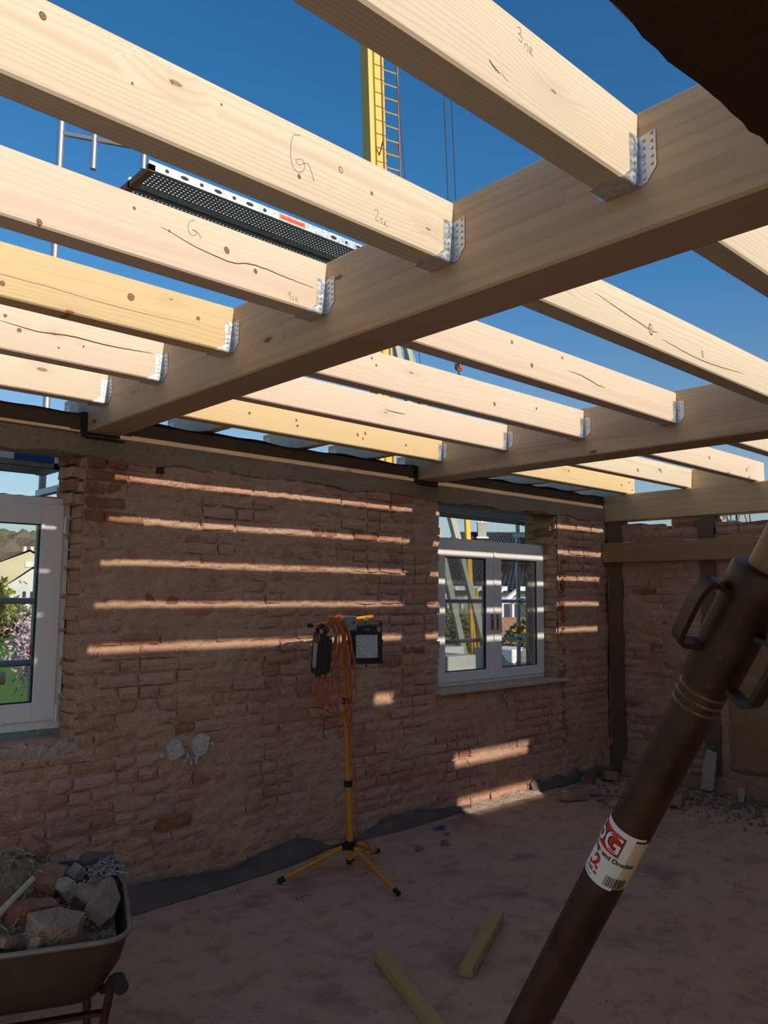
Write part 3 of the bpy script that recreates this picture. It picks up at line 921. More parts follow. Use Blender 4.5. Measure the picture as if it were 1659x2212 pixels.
def knot(j, x, z, r, asp=1.25, rot=.4, open_=False):
    """a branch knot flush in the front face: dark rim round a brown core"""
    x, z = x*RS-j.location.x, 1.76+(z-1.76)*RS-j.location.z
    q = MB()
    def ell(a, d_, m_):
        q.m = m_; n = 14; pts = []
        for k in range(n):
            t = 2*PI*k/n; u, v_ = a*math.cos(t)*(1+rng.uniform(-.07, .07)), a*asp*math.sin(t)*(1+rng.uniform(-.07, .07))
            pts.append((x+u*math.cos(rot)-v_*math.sin(rot), -d_, z+u*math.sin(rot)+v_*math.cos(rot)))
        q.add(pts, [tuple(range(n))])
    ell(r, .0004, 0); ell(r*.74, .0007, 1 if not open_ else 2); ell(r*.22, .0010, 0)
    return q.build('knot', [M['knot_rim'], M['knot'], M['knot_halo']], j)
for x, z, r, op in ((.503, 2.941, .0075, 0), (1.299, 2.914, .0075, 1), (1.16, 2.842, .0055, 0), (1.413, 2.888, .005, 0), (.795, 2.932, .0035, 0), (.925, 2.936, .003, 0), (.70, 2.885, .003, 0)): knot(Lj[1], x, z, r, open_=op)
for x, z, r, op in ((1.329, 2.901, .010, 0), (1.444, 2.862, .0075, 0), (1.001, 2.934, .005, 0), (.725, 2.796, .008, 0), (1.12, 2.90, .004, 0)): knot(Lj[2], x, z, r)
for x, z, r in ((1.29, 2.907, .015), (1.584, 2.894, .009), (.82, 2.831, .010)): knot(Lj[3], x, z, r, 1.0)
for x, z, r in ((1.02, 2.93, .008), (1.08, 2.88, .010), (1.25, 2.84, .005), (1.36, 2.87, .005)): knot(Lj[4], x, z, r, 1.0)
for x, z, r in ((2.96, 2.86, .016), (3.42, 2.855, .010)): knot(Mj[1], x, z, r, 1.6, .2, True)
for x, z, r in ((2.85, 2.93, .008), (3.25, 2.94, .007), (3.0, 2.85, .010)): knot(Mj[2], x, z, r)
for x, z, r in ((2.55, 2.93, .006), (2.58, 2.90, .006), (3.5, 2.86, .010), (3.9, 2.90, .008)): knot(Mj[3], x, z, r)
for x, z, r in ((3.55, 2.87, .010), (3.62, 2.89, .010), (3.60, 2.85, .008)): knot(Mj[5], x, z, r)
for x, z, r in ((5.6, 2.90, .012), (6.2, 2.85, .014), (6.6, 2.88, .010)): knot(Rj[4], x, z, r)
for x, z, r in ((6.2, 2.88, .012), (6.9, 2.86, .012), (6.95, 2.80, .010)): knot(Rj[3], x, z, r)

# main beams (along y)
def main_beam(name, x, wd, ya, yb, z0, z1, mat, label, cat='beam'):
    L = yb-ya
    q = timber_mesh(L, wd, z1-z0, .008)
    o = q.build(name, mat, None, loc=(x+wd, ya, z0), rot=(0, 0, PI/2))
    return tag(o, label, cat, None)
main_beam('main_beam', B1, B1R-B1, YB+.05, D+.14, ZB, ZT, M['glulam'], 'thick glued laminated main beam crossing the picture, nearest one')
main_beam('main_beam', B2, B2R-B2, YB+.05, D+.14, ZB, ZT, M['glulam'], 'second glued laminated main beam, right of the picture centre')
main_beam('main_beam', XB0-.2, .2, YB+.05, D+.14, ZB, ZT, M['glulam'], 'main beam at the far left behind the viewer')
main_beam('end_beam', B3, .19, YB+.05, D+.003, Z3B, ZJ-.001, M['spruce_yellow'], 'yellowish end beam lying on the right wall')
q = timber_mesh(.55, .05, .185)
tag(q.build('rim_board', M['spruce_yellow'], None, loc=(7.40, JY[3]+.098, ZJ), rot=(0, 0, PI/2)), 'short rim board standing on the end beam between two joists', 'board')
main_beam('ledger_board', XR-.075, .05, 1.2, D-.005, 2.106, 2.308, M['ledger'], 'brown weathered ledger board fixed across the right wall', 'board')

# eave stubs beyond the wall, with perforated plates
ELAB = ['eave timber over the left window, at the picture edge', 'eave timber just left of the nearest main beam end',
        'eave timber just right of the nearest main beam end', 'eave timber over the middle of the long brick wall',
        'eave timber over the yellow lamp stand', 'eave timber hidden behind the second main beam end',
        'eave timber over the left edge of the broken window', 'eave timber over the middle of the broken window',
        'eave timber over the right edge of the broken window', 'eave timber nearest to the room corner']
for k, x in enumerate((1.15, 1.86, 2.58, 3.38, 4.02, 4.80, 5.40, 6.03, 6.72, 7.40)):
    q = timber_mesh(.73, .075, .165)
    o = q.build('eave_stub', M['spruce_pink'], None, loc=(x+.075, JY[5]+.098, ZJ+.004), rot=(0, 0, PI/2))
    tag(o, ELAB[k], 'eave timber', 'eave timbers over the back wall')
    p = MB()
    # perforated plate on the left face (local +y is world -x)
    n_, m_ = 3, 4; s_ = .028
    for i in range(n_):
        for j in range(m_):
            cx, cz = .64+i*s_, .012+j*s_+.014
            hh, g = s_/2, .006
            outer = [(-hh, -hh), (hh, -hh), (hh, hh), (-hh, hh)]; inner = [(-g, -g), (g, -g), (g, g), (-g, g)]
            pts = [(cx+a, .0775, cz+b) for a, b in outer] + [(cx+a, .0775, cz+b) for a, b in inner]
            p.add(pts, [(0, 4, 5, 1), (1, 5, 6, 2), (2, 6, 7, 3), (3, 7, 4, 0)])
    p.build('perforated_plate', M['galv'], o)

# old timber overhead near the viewer and added decking behind that shades the room
q = MB(); n = 60; pts = []
xa, xb = .2, 2.6
for k in range(n+1):
    x = (xb-xa)*k/n
    j = lambda s_=.006: rng.uniform(-s_, s_)
    e = .010*math.sin(x*9)+.006*math.sin(x*23)
    pts += [(x, .0, .0+j(.003)), (x, .415+e*.5+j(.004), 0+j(.003)), (x, .425+e*.4+j(.004), .02), (x, .41+j(), .17), (x, .0, .17)]
fs = [(4, 3, 2, 1, 0), tuple(range(5*n, 5*n+5))]
for k in range(n):
    for i in range(5): fs.append((5*k+i, 5*k+(i+1) % 5, 5*k+5+(i+1) % 5, 5*k+5+i))
q.add(pts, fs)
tag(q.build('old_beam', M['tarred'], None, loc=(xa, .14, 2.60)), 'dark rough-sawn old beam overhead at the top right', 'beam')


dk = empty('sun_block_deck', (0, 0, 0), label='added board decking above and behind the viewer, blocking the sun', cat='decking')
sun_slots = [(-.93, -.70, 4.285, 4.475)]  # gap placed so one sun patch reaches the back wall
edges = sorted({YB-.1, .30} | {s_[0] for s_ in sun_slots} | {s_[1] for s_ in sun_slots})
for a, b in zip(edges[:-1], edges[1:]):
    hit = [s_ for s_ in sun_slots if abs(s_[0]-a) < 1e-6]
    xs = [XL-.2] + ([hit[0][2], hit[0][3]] if hit else []) + [XR+.2]
    nb = max(1, round((b-a)/.24))
    for i in range(nb):
        ya, yb_ = a+(b-a)*i/nb, a+(b-a)*(i+1)/nb
        for x0, x1 in zip(xs[::2], xs[1::2]):
            q = timber_mesh(x1-x0, yb_-ya, .024, .002)
            q.build('added_deck_board', M['deckwood'], dk, loc=(x0, ya, ZT+.001))

# ================================================================== WINDOWS
def frame_ring(q, x0, x1, z0, z1, wd, y0, y1, bot=None):
    b = bot or wd
    q.box2((x0, y0, z0), (x0+wd, y1, z1)); q.box2((x1-wd, y0, z0), (x1, y1, z1))
    q.box2((x0+wd, y0, z1-wd), (x1-wd, y1, z1)); q.box2((x0+wd, y0, z0), (x1-wd, y1, z0+b))

def sash(parent, x0, x1, z0, z1, y, wl, wr, wt, wb, pane=True):
    s_ = MB(); d_ = .055
    s_.box2((x0, y, z0), (x0+wl, y+d_, z1)); s_.box2((x1-wr, y, z0), (x1, y+d_, z1))
    s_.box2((x0+wl, y, z1-wt), (x1-wr, y+d_, z1)); s_.box2((x0+wl, y, z0), (x1-wr, y+d_, z0+wb))
    o = s_.build('sash', M['pvc'], parent)
    bv = o.modifiers.new('bevel', 'BEVEL'); bv.width = .004; bv.segments = 2; bv.limit_method = 'ANGLE'
    gx0, gx1, gz0, gz1 = x0+wl, x1-wr, z0+wb, z1-wt
    g = MB(); t_ = .007
    frame_ring(g, gx0, gx1, gz0, gz1, t_, y+.012, y+.03)
    g.build('gasket', M['gasket'], o)
    if pane:
        p = MB(); p.box2((gx0, y+.018, gz0), (gx1, y+.024, gz1)); p.build('pane', M['glass'], o)
    return o, (gx0, gx1, gz0, gz1)

YF = D+.172
w1 = empty('window_1', (0, 0, 0), label='dusty white plastic window at the left picture edge', cat='window', kind='structure')
q = MB(); frame_ring(q, .27, 1.785, .985, 2.305, .065, YF, YF+.075, .075)
fr = q.build('frame', M['pvc'], w1); bv = fr.modifiers.new('bevel', 'BEVEL'); bv.width = .003; bv.segments = 1; bv.limit_method = 'ANGLE'
sash(w1, 1.03, 1.745, 1.035, 2.262, YF-.016, .09, .125, .115, .105)
sash(w1, .31, 1.028, 1.035, 2.262, YF-.016, .125, .09, .115, .105)
for z in (1.075, 2.15):
    q = MB(); q.cyl((1.752, YF-.022, z-.045), (1.752, YF-.022, z+.045), .0085, .0085, 10)
    q.cyl((1.752, YF-.022, z-.049), (1.752, YF-.022, z-.045), .0105, .0105, 10)
    q.build('hinge', M['pvc'], w1)
q = MB()
for k in range(16): q.rock((.4+k*.085, YF+.03, 2.307), (.06, .03, .010), 400+k, 1, .35, (0, 0, 0))
q.build('mortar_crumbs', M['stone'], w1)
q = MB()
for k in range(14): q.rock((1.79, YF+.01, 1.0+k*.09+rng.random()*.03), (.025, .04, .10), 430+k, 1, .35)
for k in range(4): q.rock((1.80, YF-.03, 1.06+k*.03), (.03, .05, .05), 450+k, 1, .35)
q.build('plaster_crumbs', M['plaster'], w1)

w2 = empty('window_2', (0, 0, 0), label='white two-sash plastic window with a broken right pane', cat='window', kind='structure')
q = MB(); frame_ring(q, 4.865, 6.452, .985, 2.255, .06, YF, YF+.075, .07)
fr = q.build('frame', M['pvc'], w2); bv = fr.modifiers.new('bevel', 'BEVEL'); bv.width = .003; bv.segments = 1; bv.limit_method = 'ANGLE'
sash(w2, 4.905, 5.655, 1.02, 2.215, YF-.016, .105, .10, .125, .085)
s2, (gx0, gx1, gz0, gz1) = sash(w2, 5.675, 6.415, 1.02, 2.215, YF-.016, .095, .105, .125, .085, pane=False)
q = MB(); q.box2((5.650, YF-.026, 1.02), (5.682, YF-.014, 2.215)); q.build('astragal', M['pvc'], w2)
# shards left in the broken sash
def shard(pts):
    p = MB(); p.prism([(x, YF+.002, z) for x, z in pts], (0, .005, 0)); p.build('glass_shard', M['glass_crack'], s2)
shard([(gx0, gz1), (gx0, gz1-.06), (gx0+.06, gz1-.14), (gx0+.13, gz1-.13), (gx0+.20, gz1-.07), (gx0+.24, gz1)])
shard([(gx0+.25, gz1), (gx0+.30, gz1-.05), (gx0+.36, gz1-.10), (gx0+.40, gz1-.11), (gx0+.46, gz1)])
shard([(gx1, gz1), (gx1-.09, gz1), (gx1-.12, gz1-.14), (gx1-.13, gz1-.5), (gx1-.115, gz1-.75), (gx1-.10, gz0+.14), (gx1-.05, gz0+.03), (gx1, gz0)])
shard([(gx0, gz0), (gx0, gz0+.22), (gx0+.02, gz0+.12), (gx0+.10, gz0+.05), (gx0+.18, gz0+.03), (gx0+.20, gz0)])
shard([(gx0+.20, gz0), (gx0+.28, gz0+.10), (gx0+.33, gz0+.15), (gx0+.36, gz0+.20), (gx0+.40, gz0+.16), (gx0+.46, gz0+.02), (gx0+.47, gz0)])
q = MB()
for k in range(26):
    x = gx0+rng.random()*(gx1-gx0); a = rng.random()*PI
    L = rng.uniform(.03, .10)
    q.ribbon([(x, YF-.001, gz0+.02+rng.random()*.08), (x+L*math.cos(a), YF-.001, gz0+.02+L*math.sin(a))], .0022, (0, -1, 0))
for k in range(8):
    x = gx1-rng.random()*.12; z = 1.35+rng.random()*.6
    q.ribbon([(x, YF-.001, z), (x-.05-rng.random()*.08, YF-.001, z+rng.uniform(-.08, .12))], .0018, (0, -1, 0))
q.build('glass_splinters', M['white_print'], s2)
for x, s_ in ((5.628, -1), (5.702, 1)):
    h = MB()
    h.box2((x-.014, YF-.024, 1.45), (x+.014, YF-.014, 1.59))
    hp = h.build('handle_plate', M['rail_brown'], w2)
    h = MB(); h.cyl((x, YF-.024, 1.555), (x, YF-.055, 1.555), .009, .009, 8); h.tube([(x, YF-.052, 1.56), (x+s_*.02, YF-.056, 1.55), (x+s_*.035, YF-.056, 1.545)] if s_ < 0 else [(x, YF-.052, 1.56), (x+.008, YF-.056, 1.50), (x+.01, YF-.056, 1.43)], .008, 8)
    h.build('handle', M['sillwood'], hp)
q = MB(); q.box2((4.742, D-.055, .952), (6.545, YF+.02, .984))
o = q.build('sill', M['sillwood'], w2); bv = o.modifiers.new('bevel', 'BEVEL'); bv.width = .008; bv.segments = 2
q = MB(); q.cyl((6.44, YF-.02, 1.0), (6.44, YF-.02, 1.10), .008, .008, 8); q.build('hinge', M['pvc'], w2)
q = MB()
for k in range(12): q.rock((4.95+k*.13, YF+.03, 2.257), (.06, .03, .009), 480+k, 1, .35, (0, 0, 0))
q.build('mortar_crumbs', M['stone'], w2)

# ================================================================== WORK LIGHT STAND
SB = Vector((3.435, 4.03, 0))
TOP = Vector((3.352, 4.03, 1.575))
ax = (TOP-SB)
P = lambda z: SB + ax*(z/TOP.z)
st = empty('lamp_stand', SB, label='yellow telescopic tripod stand carrying two floodlights', cat='tripod stand')
def sb(q, name, mat, parent=st, smooth=True):
    q.v = [tuple(Vector(p)-SB) for p in q.v] if parent is st else q.v
    o = q.build(name, mat, parent)
    return smooth_sharp(o) if smooth else o
q = MB(); q.cyl(P(.05), P(.55), .0215, .0215, 18); sb(q, 'lower_tube', M['yellow'])
q = MB(); q.cyl(P(.50), P(1.08), .0180, .0180, 18); sb(q, 'middle_tube', M['yellow'])
q = MB(); q.cyl(P(1.04), P(1.575), .0145, .0145, 18); sb(q, 'upper_tube', M['yellow'])
for z, r in ((.545, .0255), (1.072, .0222)):
    q = MB(); q.cyl(P(z-.02), P(z+.02), r, r, 14); q.cyl(P(z)+Vector((.015, -.03, 0)), P(z)+Vector((.0, -.02, 0)), .009, .009, 8)
    sb(q, 'clamp', M['black'])
feet = [Vector((2.955, 4.130, .018)), Vector((3.362, 3.515, .018)), Vector((3.790, 4.165, .018))]
hub = P(.155)
q = MB(); q.cyl(P(.135), P(.185), .032, .032, 12)
for f_ in feet:
    d_ = (f_-hub); d_.z = 0; d_.normalize()
    q.box(hub+d_*.035+Vector((0, 0, .0)), (.05, .03, .035), (0, 0, math.atan2(d_.y, d_.x)))
sb(q, 'hub', M['black'], smooth=False)
q = MB(); q.cyl(P(.045), P(.07), .028, .028, 12); sb(q, 'lower_collar', M['black'])
for f_ in feet:
    d_ = (f_-hub); d_.z = 0; d_.normalize()
    a = hub+d_*.045
    q = MB(); q.cyl(a, f_, .0135, .0135, 12)
    lg = sb(q, 'leg', M['yellow'])
    q = MB(); q.bar(P(.058)+d_*.02, a.lerp(f_, .56)-Vector((0, 0, .012)), .018, .006); sb(q, 'brace', M['yellow'], smooth=False)
    q = MB(); e = (f_-a).normalized(); q.cyl(f_-e*.03, f_+e*.012, .0165, .0165, 12)
    q.v = [tuple(Vector(p)-SB) for p in q.v]
    q.build('foot_cap', M['black'], lg)
    q = MB(); m_ = a.lerp(f_, .56); q.cyl(m_-Vector((0, 0, .022)), m_+Vector((0, 0, .014)), .005, .005, 6); sb(q, 'bolt', M['black'])
BL, BR = Vector((3.02, 3.945, 1.567)), Vector((3.675, 4.115, 1.612))
q = MB(); q.cyl(BL, BR, .0115, .0115, 12); bar = sb(q, 'crossbar', M['yellow'])
bd = (BR-BL).normalized()
q = MB(); q.cyl(BL-bd*.028, BL+bd*.004, .0125, .0125, 10); sb(q, 'end_cap', M['black'])
q = MB(); q.box(Vector((3.372, 4.005, 1.572)), (.088, .07, .094), (0, 0, math.atan2(bd.y, bd.x))); o = sb(q, 'junction_box', M['grey_box'], smooth=False)
bv = o.modifiers.new('bevel', 'BEVEL'); bv.width = .006; bv.segments = 2
q = MB(); q.box(Vector((3.385, 3.966, 1.578)), (.006, .004, .02), (0, .4, .2)); sb(q, 'box_mark', M['black'], smooth=False)

def flood(loc, rz, tilt, label):
    """LED floodlight: front faces local -y; origin at the bracket top"""
    e = empty('floodlight', loc, (tilt, 0, rz), label, 'floodlight', 'floodlights on the tripod stand')
    q = MB(); W_, H_ = .232, .255
    q.box2((-W_/2, -.02, -H_-.045), (W_/2, .0, -.045)); q.box2((-W_/2+.012, 0, -H_-.035), (W_/2-.012, .04, -.055))
    for k in range(9): q.box2((-.09+k*.0215, .04, -H_-.02), (-.084+k*.0215, .065, -.075))
    o = q.build('housing', M['black'], e); bv = o.modifiers.new('bevel', 'BEVEL'); bv.width = .004; bv.segments = 2; bv.limit_method = 'ANGLE'
    q = MB(); frame_ring(q, -.092, .092, -.272, -.094, .012, -.026, -.018)
    q.build('bezel', M['black'], e)
    q = MB(); n = 16
    pts = []; fs = []
    for j in range(n+1):
        for i in range(n+1):
            pts.append((-.083+.166*i/n, -.0215+rng.uniform(-.0012, .0012), -.264+.162*j/n))
    for j in range(n):
        for i in range(n): fs.append((j*(n+1)+i, j*(n+1)+i+1, (j+1)*(n+1)+i+1, (j+1)*(n+1)+i))
    q.add(pts, fs)
    q.build('diffuser', M['lens'], e)
    q = MB(); q.box2((.078, -.0215, -.085), (.106, -.0198, -.053)); q.build('sticker', M['grey_box'], e)
    q = MB()
    for k, (a, b) in enumerate(((-.02, .006), (-.006, .008), (.006, .004), (.016, .008))):
        q.box2((a, -.0212, -.078), (a+.006, -.0198, -.078+b+.006))
    q.build('brand_mark', M['grey_box'], e)
    q = MB()
    for s_ in (-1, 1):
        q.box2((s_*(W_/2+.002)-.003, -.004, -.15), (s_*(W_/2+.002)+.003, .02, -.012)); q.cyl((s_*(W_/2-.002), .008, -.15), (s_*(W_/2+.014), .008, -.15), .011, .011, 10)
    q.box2((-W_/2-.005, -.004, -.018), (W_/2+.005, .02, -.012)); q.box2((-.02, -.008, -.014), (.02, .022, .014))
    q.build('bracket', M['black'], e)
    q = MB(); q.tube(bez([(0, .035, -.06), (.02, .05, -.02), (-.03, .03, .0), (-.09, .01, -.02)], 6), .004, 6)
    q.build('lead', M['black'], e)
    q = MB(); q.cyl((0, -.006, -H_-.047), (0, -.006, -H_-.064), .006, .006, 8); q.build('drain_plug', M['black'], e)
    return e
def lens_mat():
    t = NT('frosted_lens'); o = t.obj()
    vo = t.n('ShaderNodeTexVoronoi'); t.s(o, vo.inputs['Vector']); vo.inputs['Scale'].default_value = 130
    c = t.mix(t.sep(vo.outputs['Color'])[0], (.40, .43, .42), (.66, .70, .68))
    return t.pbr(c, .18, .0, t.bump(vo.outputs['Distance'], .6, .004), .8)
M['lens'] = lens_mat()
flood(BL.lerp(BR, .862)+Vector((0, -.006, -.012)), math.radians(-19), -.08, 'black floodlight with pale lens facing the viewer')
flood(BL.lerp(BR, .135)+Vector((0, 0, -.012)), math.radians(-117), -.05, 'black floodlight seen edge-on behind the orange cable')

# orange cable hung over the crossbar and down the stand
cb = empty('extension_cable', (3.2, 3.98, 0), label='orange cable looped over the crossbar and down the yellow stand', cat='cable')
O_ = Vector((3.2, 3.98, 0))
def cab(pts, name='loop', r=.0042):
    q = MB(); q.tube([Vector(p)-O_ for p in bez(pts, 8)], r, 6); o = q.build(name, M['orange_cable'], cb); smooth_sharp(o, 60); return o
def bx(t, dz=0, dy=0): p = BL.lerp(BR, t); return (p.x, p.y+dy, p.z+dz)
for k, (ta, tb, xl, zl, xr, zb_) in enumerate(((.27, .36, 3.03, 1.12, 3.24, 1.045), (.30, .44, 3.05, 1.07, 3.33, .965), (.25, .40, 3.015, 1.17, 3.18, 1.085),
        (.29, .50, 3.06, 1.09, 3.36, 1.02), (.36, .47, 3.17, 1.25, 3.36, 1.08), (.24, .33, 3.04, 1.20, 3.12, 1.06), (.33, .45, 3.10, 1.15, 3.30, 1.00))):
    dy = -.03-.008*k
    a = bx(ta, .016, dy*.2); b = bx(tb, .016, dy*.2)
    cab([bx((ta+tb)/2, .02+.004*k, dy*.3), a, (a[0]+.02-.015*k % .03, a[1]+dy, a[2]-.12), (xl+.05, 3.95+dy, (zl+1.5)/2-.05), (xl, 3.95+dy, zl), ((xl+xr)/2, 3.96+dy, zb_), (xr, 3.97+dy, zl-.01), (xr+.0, 3.98+dy, (zl+1.5)/2-.06), (b[0]+.01, b[1]+dy, b[2]-.13), b, bx((ta+tb)/2, .02+.004*k, dy*.3)])
cab([bx(.50, -.02, -.03), (P(1.3).x+.012, 3.99, 1.3), (P(1.0).x+.020, 3.995, 1.0), (P(.75).x-.02, 3.99, .75), (P(.55).x+.03, 3.99, .55), (P(.35).x+.035, 4.0, .35), (P(.25).x+.07, 4.02, .22), (3.60, 4.05, .12), (3.635, 4.06, .05), (3.62, 4.04, .006), (3.56, 4.0, .006), (3.50, 3.97, .006)], 'lead')
cab([bx(.46, -.02, -.028), (P(1.25).x-.028, 3.99, 1.25), (P(.95).x-.026, 3.995, .95), (P(.72).x+.012, 3.985, .72), (P(.56).x+.034, 3.985, .56)], 'lead')

# ================================================================== DIAGONAL STEEL BRACE
A0 = Vector((1.144, 1.456, 0)); BU = Vector((-.0677, -.5062, .8597)).normalized()
FS = 1.2738                                     # distance along the brace from floor to the reference point
bp = lambda s_: A0 + BU*(s_+FS)
br = empty('steel_brace', A0, label='dark brown diagonal steel brace close to the viewer with printed label', cat='steel brace')
def brp(q, name, mat, parent=br, ang=40):
    q.v = [tuple(Vector(p)-A0) for p in q.v]
    return smooth_sharp(q.build(name, mat, parent), ang)
q = MB(); q.cyl(bp(-FS+.03), bp(.70), .030, .030, 40); brp(q, 'outer_tube', M['rust'])
q = MB(); q.cyl(bp(.66), bp(1.45), .0225, .0225, 32); brp(q, 'inner_tube', M['worn_steel'])
q = MB()
rad = [(.645, .0300), (.648, .0350), (.655, .0362), (.70, .0365), (.775, .0362), (.782, .0395), (.808, .0395), (.812, .0370), (.814, .0235)]
q.tube([bp(a) for a, _ in rad], [r for _, r in rad], 40); brp(q, 'threaded_sleeve', M['rust'])
for a in (.612, .624, .636):
    q = MB(); q.tube([bp(a-.002), bp(a), bp(a+.002)], [.0300, .0312, .0300], 32); brp(q, 'thread_ring', M['worn_steel'])
s1, s2_ = perp(BU)
view = (bp(.7)-Vector((0, 0, 1.76))).normalized()
side = BU.cross(view).normalized()               # across the tube as seen by the viewer
if side.dot(rt) < 0: side = -side
towards = (-view - BU*(-view).dot(BU)).normalized()
for sg, sa, sb_ in ((-1, .775, .700), (1, .735, .662)):
    b0 = (side*sg*.80 + towards*(.6 if sg < 0 else .5)).normalized(); wdir = BU.cross(b0).normalized()
    q = MB()
    pth = [bp(sa)+b0*.034, bp(sa+.004)+b0*.050, bp(sa+.003)+b0*.062, bp(sa-.012)+b0*.068, bp((sa+sb_)/2)+b0*.069, bp(sb_+.004)+b0*.068, bp(sb_-.006)+b0*.062, bp(sb_-.006)+b0*.048, bp(sb_-.004)+b0*.034]
    pth = bez(pth, 5); m = len(pth); pts = []
    for i, p in enumerate(pth):
        d_ = (pth[min(i+1, m-1)]-pth[max(i-1, 0)]).normalized(); nn = wdir; oo = d_.cross(nn).normalized()
        for a, b in ((-1, -1), (1, -1), (1, 1), (-1, 1)): pts.append(p + oo*a*.0035 + nn*b*.0115)
    fs = [(0, 1, 2, 3), tuple(range(4*m-1, 4*m-5, -1))]
    for i in range(m-1):
        for k in range(4): fs.append((4*i+k, 4*i+4+k, 4*i+4+(k+1) % 4, 4*i+(k+1) % 4))
    q.add(pts, fs); brp(q, 'wing_handle', M['rust'])
q = MB(); q.cyl(bp(.86)+towards*.015+side*.012, bp(.86)+towards*.032+side*.026, .011, .008, 12); brp(q, 'locking_pin', M['worn_steel'])
q = MB(); q.box2((A0.x-.09, A0.y-.07, 0.0), (A0.x+.09, A0.y+.09, .012)); q.box(A0+Vector((0, 0, .035)), (.05, .06, .05)); brp(q, 'foot_plate', M['rust'], ang=30)
q = MB(); q.box(bp(1.46), (.16, .16, .012), BU.to_track_quat('Z', 'Y').to_matrix()); brp(q, 'head_plate', M['rust'], ang=30)

# printed label wrapped round the tube: u = distance round the tube (0 = towards viewer), v = along the tube
LR = .0304
def wrap(u, v_, dr=0.0):
    a = u/LR
    return bp(v_) + (towards*math.cos(a) + side*math.sin(a))*(LR+dr)
L0, L1 = .312, .404
def patch(name, u0, u1, v0, v1, dr, mat, parent):
    q = MB(); n = max(2, int(abs(u1-u0)/.003)); pts = []
    for i in range(n+1):
        u = u0+(u1-u0)*i/n
        pts += [wrap(u, v0, dr), wrap(u, v1, dr)]
    q.add(pts, [(2*i, 2*i+2, 2*i+3, 2*i+1) for i in range(n)])
    q.v = [tuple(Vector(p)-A0) for p in q.v]
    return smooth_sharp(q.build(name, mat, parent), 60)
lab = patch('label', -.058, .016, L0, L1, 0, M['paper'], br); lab['label'] = 'white printed label wrapped round the tube'
patch('label_edge', .016, .058, L0+.004, L1-.004, 0, M['kraft'], lab)
patch('label_edge', -.05, .03, L1, L1+.004, .0004, M['paper'], lab)
patch('logo_field', -.046, .004, .366, .399, .0003, M['red_print'], lab)

def text_on_label(s, u0, v0, size, mat, dr=.0006, name='print', bold=0.0, shear=0.0):
    cu = bpy.data.curves.new('t', 'FONT'); cu.body = s; cu.size = size; cu.offset = bold; cu.resolution_u = 3; cu.shear = shear
    ob = bpy.data.objects.new('t', cu); COL.objects.link(ob)
    bpy.context.view_layer.update()
    me = bpy.data.meshes.new_from_object(ob.evaluated_get(bpy.context.evaluated_depsgraph_get()))
    bpy.data.objects.remove(ob); bpy.data.curves.remove(cu)
    for vv in me.vertices: vv.co = wrap(u0+vv.co.x, v0+vv.co.y, dr) - A0
    me.materials.clear(); me.materials.append(mat); me.update()
    return link(name, me, lab)
text_on_label('bG', -.046, .370, .040, M['dark_print'], .0006, bold=.0022)
text_on_label('bG', -.046, .370, .040, M['white_print'], .0009, bold=.0006)
text_on_label('Zug- und Druckst', -.040, .356, .0098, M['dark_print'], bold=.0003)
text_on_label('.2', -.034, .331, .028, M['red_print'], bold=.0012)
text_on_label('3,65 m', -.033, .3225, .0078, M['dark_print'], bold=.0002)
patch('print_line', -.044, -.018, .3160, .3168, .0006, M['dark_print'], lab)
q = MB(); u = .001
rb_ = random.Random(4)
while u < .030:
    wbar = rb_.choice((.0006, .0010, .0016)); 
    pts = [wrap(u, .3175, .0006), wrap(u+wbar, .3175, .0006), wrap(u+wbar, .3345, .0006), wrap(u, .3345, .0006)]
    q.add([p-A0 for p in pts], [(0, 1, 2, 3)]); u += wbar + rb_.choice((.0006, .0009, .0014))
q.build('barcode', M['dark_print'], lab)

# ================================================================== WHEELBARROW WITH RUBBLE
WB = Vector((1.135, 3.15, 0)); WR = math.radians(-22)
wb = empty('wheelbarrow', WB, (0, 0, WR), 'rusty wheelbarrow heaped with rubble at the lower left', 'wheelbarrow')
def rr_ring(hx, hy0, hy1, r, z, n=6):
    pts = []
    for cx, cy, a0 in ((hx-r, hy1-r, 0), (-hx+r, hy1-r, PI/2), (-hx+r, hy0+r, PI), (hx-r, hy0+r, 1.5*PI)):
        for k in range(n+1):
            a = a0 + (PI/2)*k/n; pts.append((cx+r*math.cos(a), cy+r*math.sin(a), z))
    return pts
q = MB()
rings = [rr_ring(.325, -.43, .47, .10, .60), rr_ring(.30, -.40, .42, .10, .50), rr_ring(.235, -.33, .26, .09, .375), rr_ring(.20, -.29, .20, .08, .365),
         rr_ring(.19, -.28, .19, .08, .372), rr_ring(.228, -.322, .25, .09, .382), rr_ring(.293, -.393, .41, .10, .50), rr_ring(.318, -.423, .46, .10, .60)]
n = len(rings[0]); pts = [p for r_ in rings for p in r_]
fs = []
for k in range(len(rings)):
    k2 = (k+1) % len(rings)
    if k == 3: continue
    for i in range(n): fs.append((k*n+i, k*n+(i+1) % n, k2*n+(i+1) % n, k2*n+i)[::-1])
fs.append(tuple(3*n+i for i in range(n))); fs.append(tuple(4*n+i for i in range(n))[::-1])
q.add(pts, fs); tray = smooth_sharp(q.build('tray', M['barrow'], wb), 50)
q = MB(); rg = rr_ring(.327, -.432, .472, .10, .603); q.tube(rg+[rg[0]], .0095, 8, False); smooth_sharp(q.build('rim', M['barrow_rim'], wb), 60)
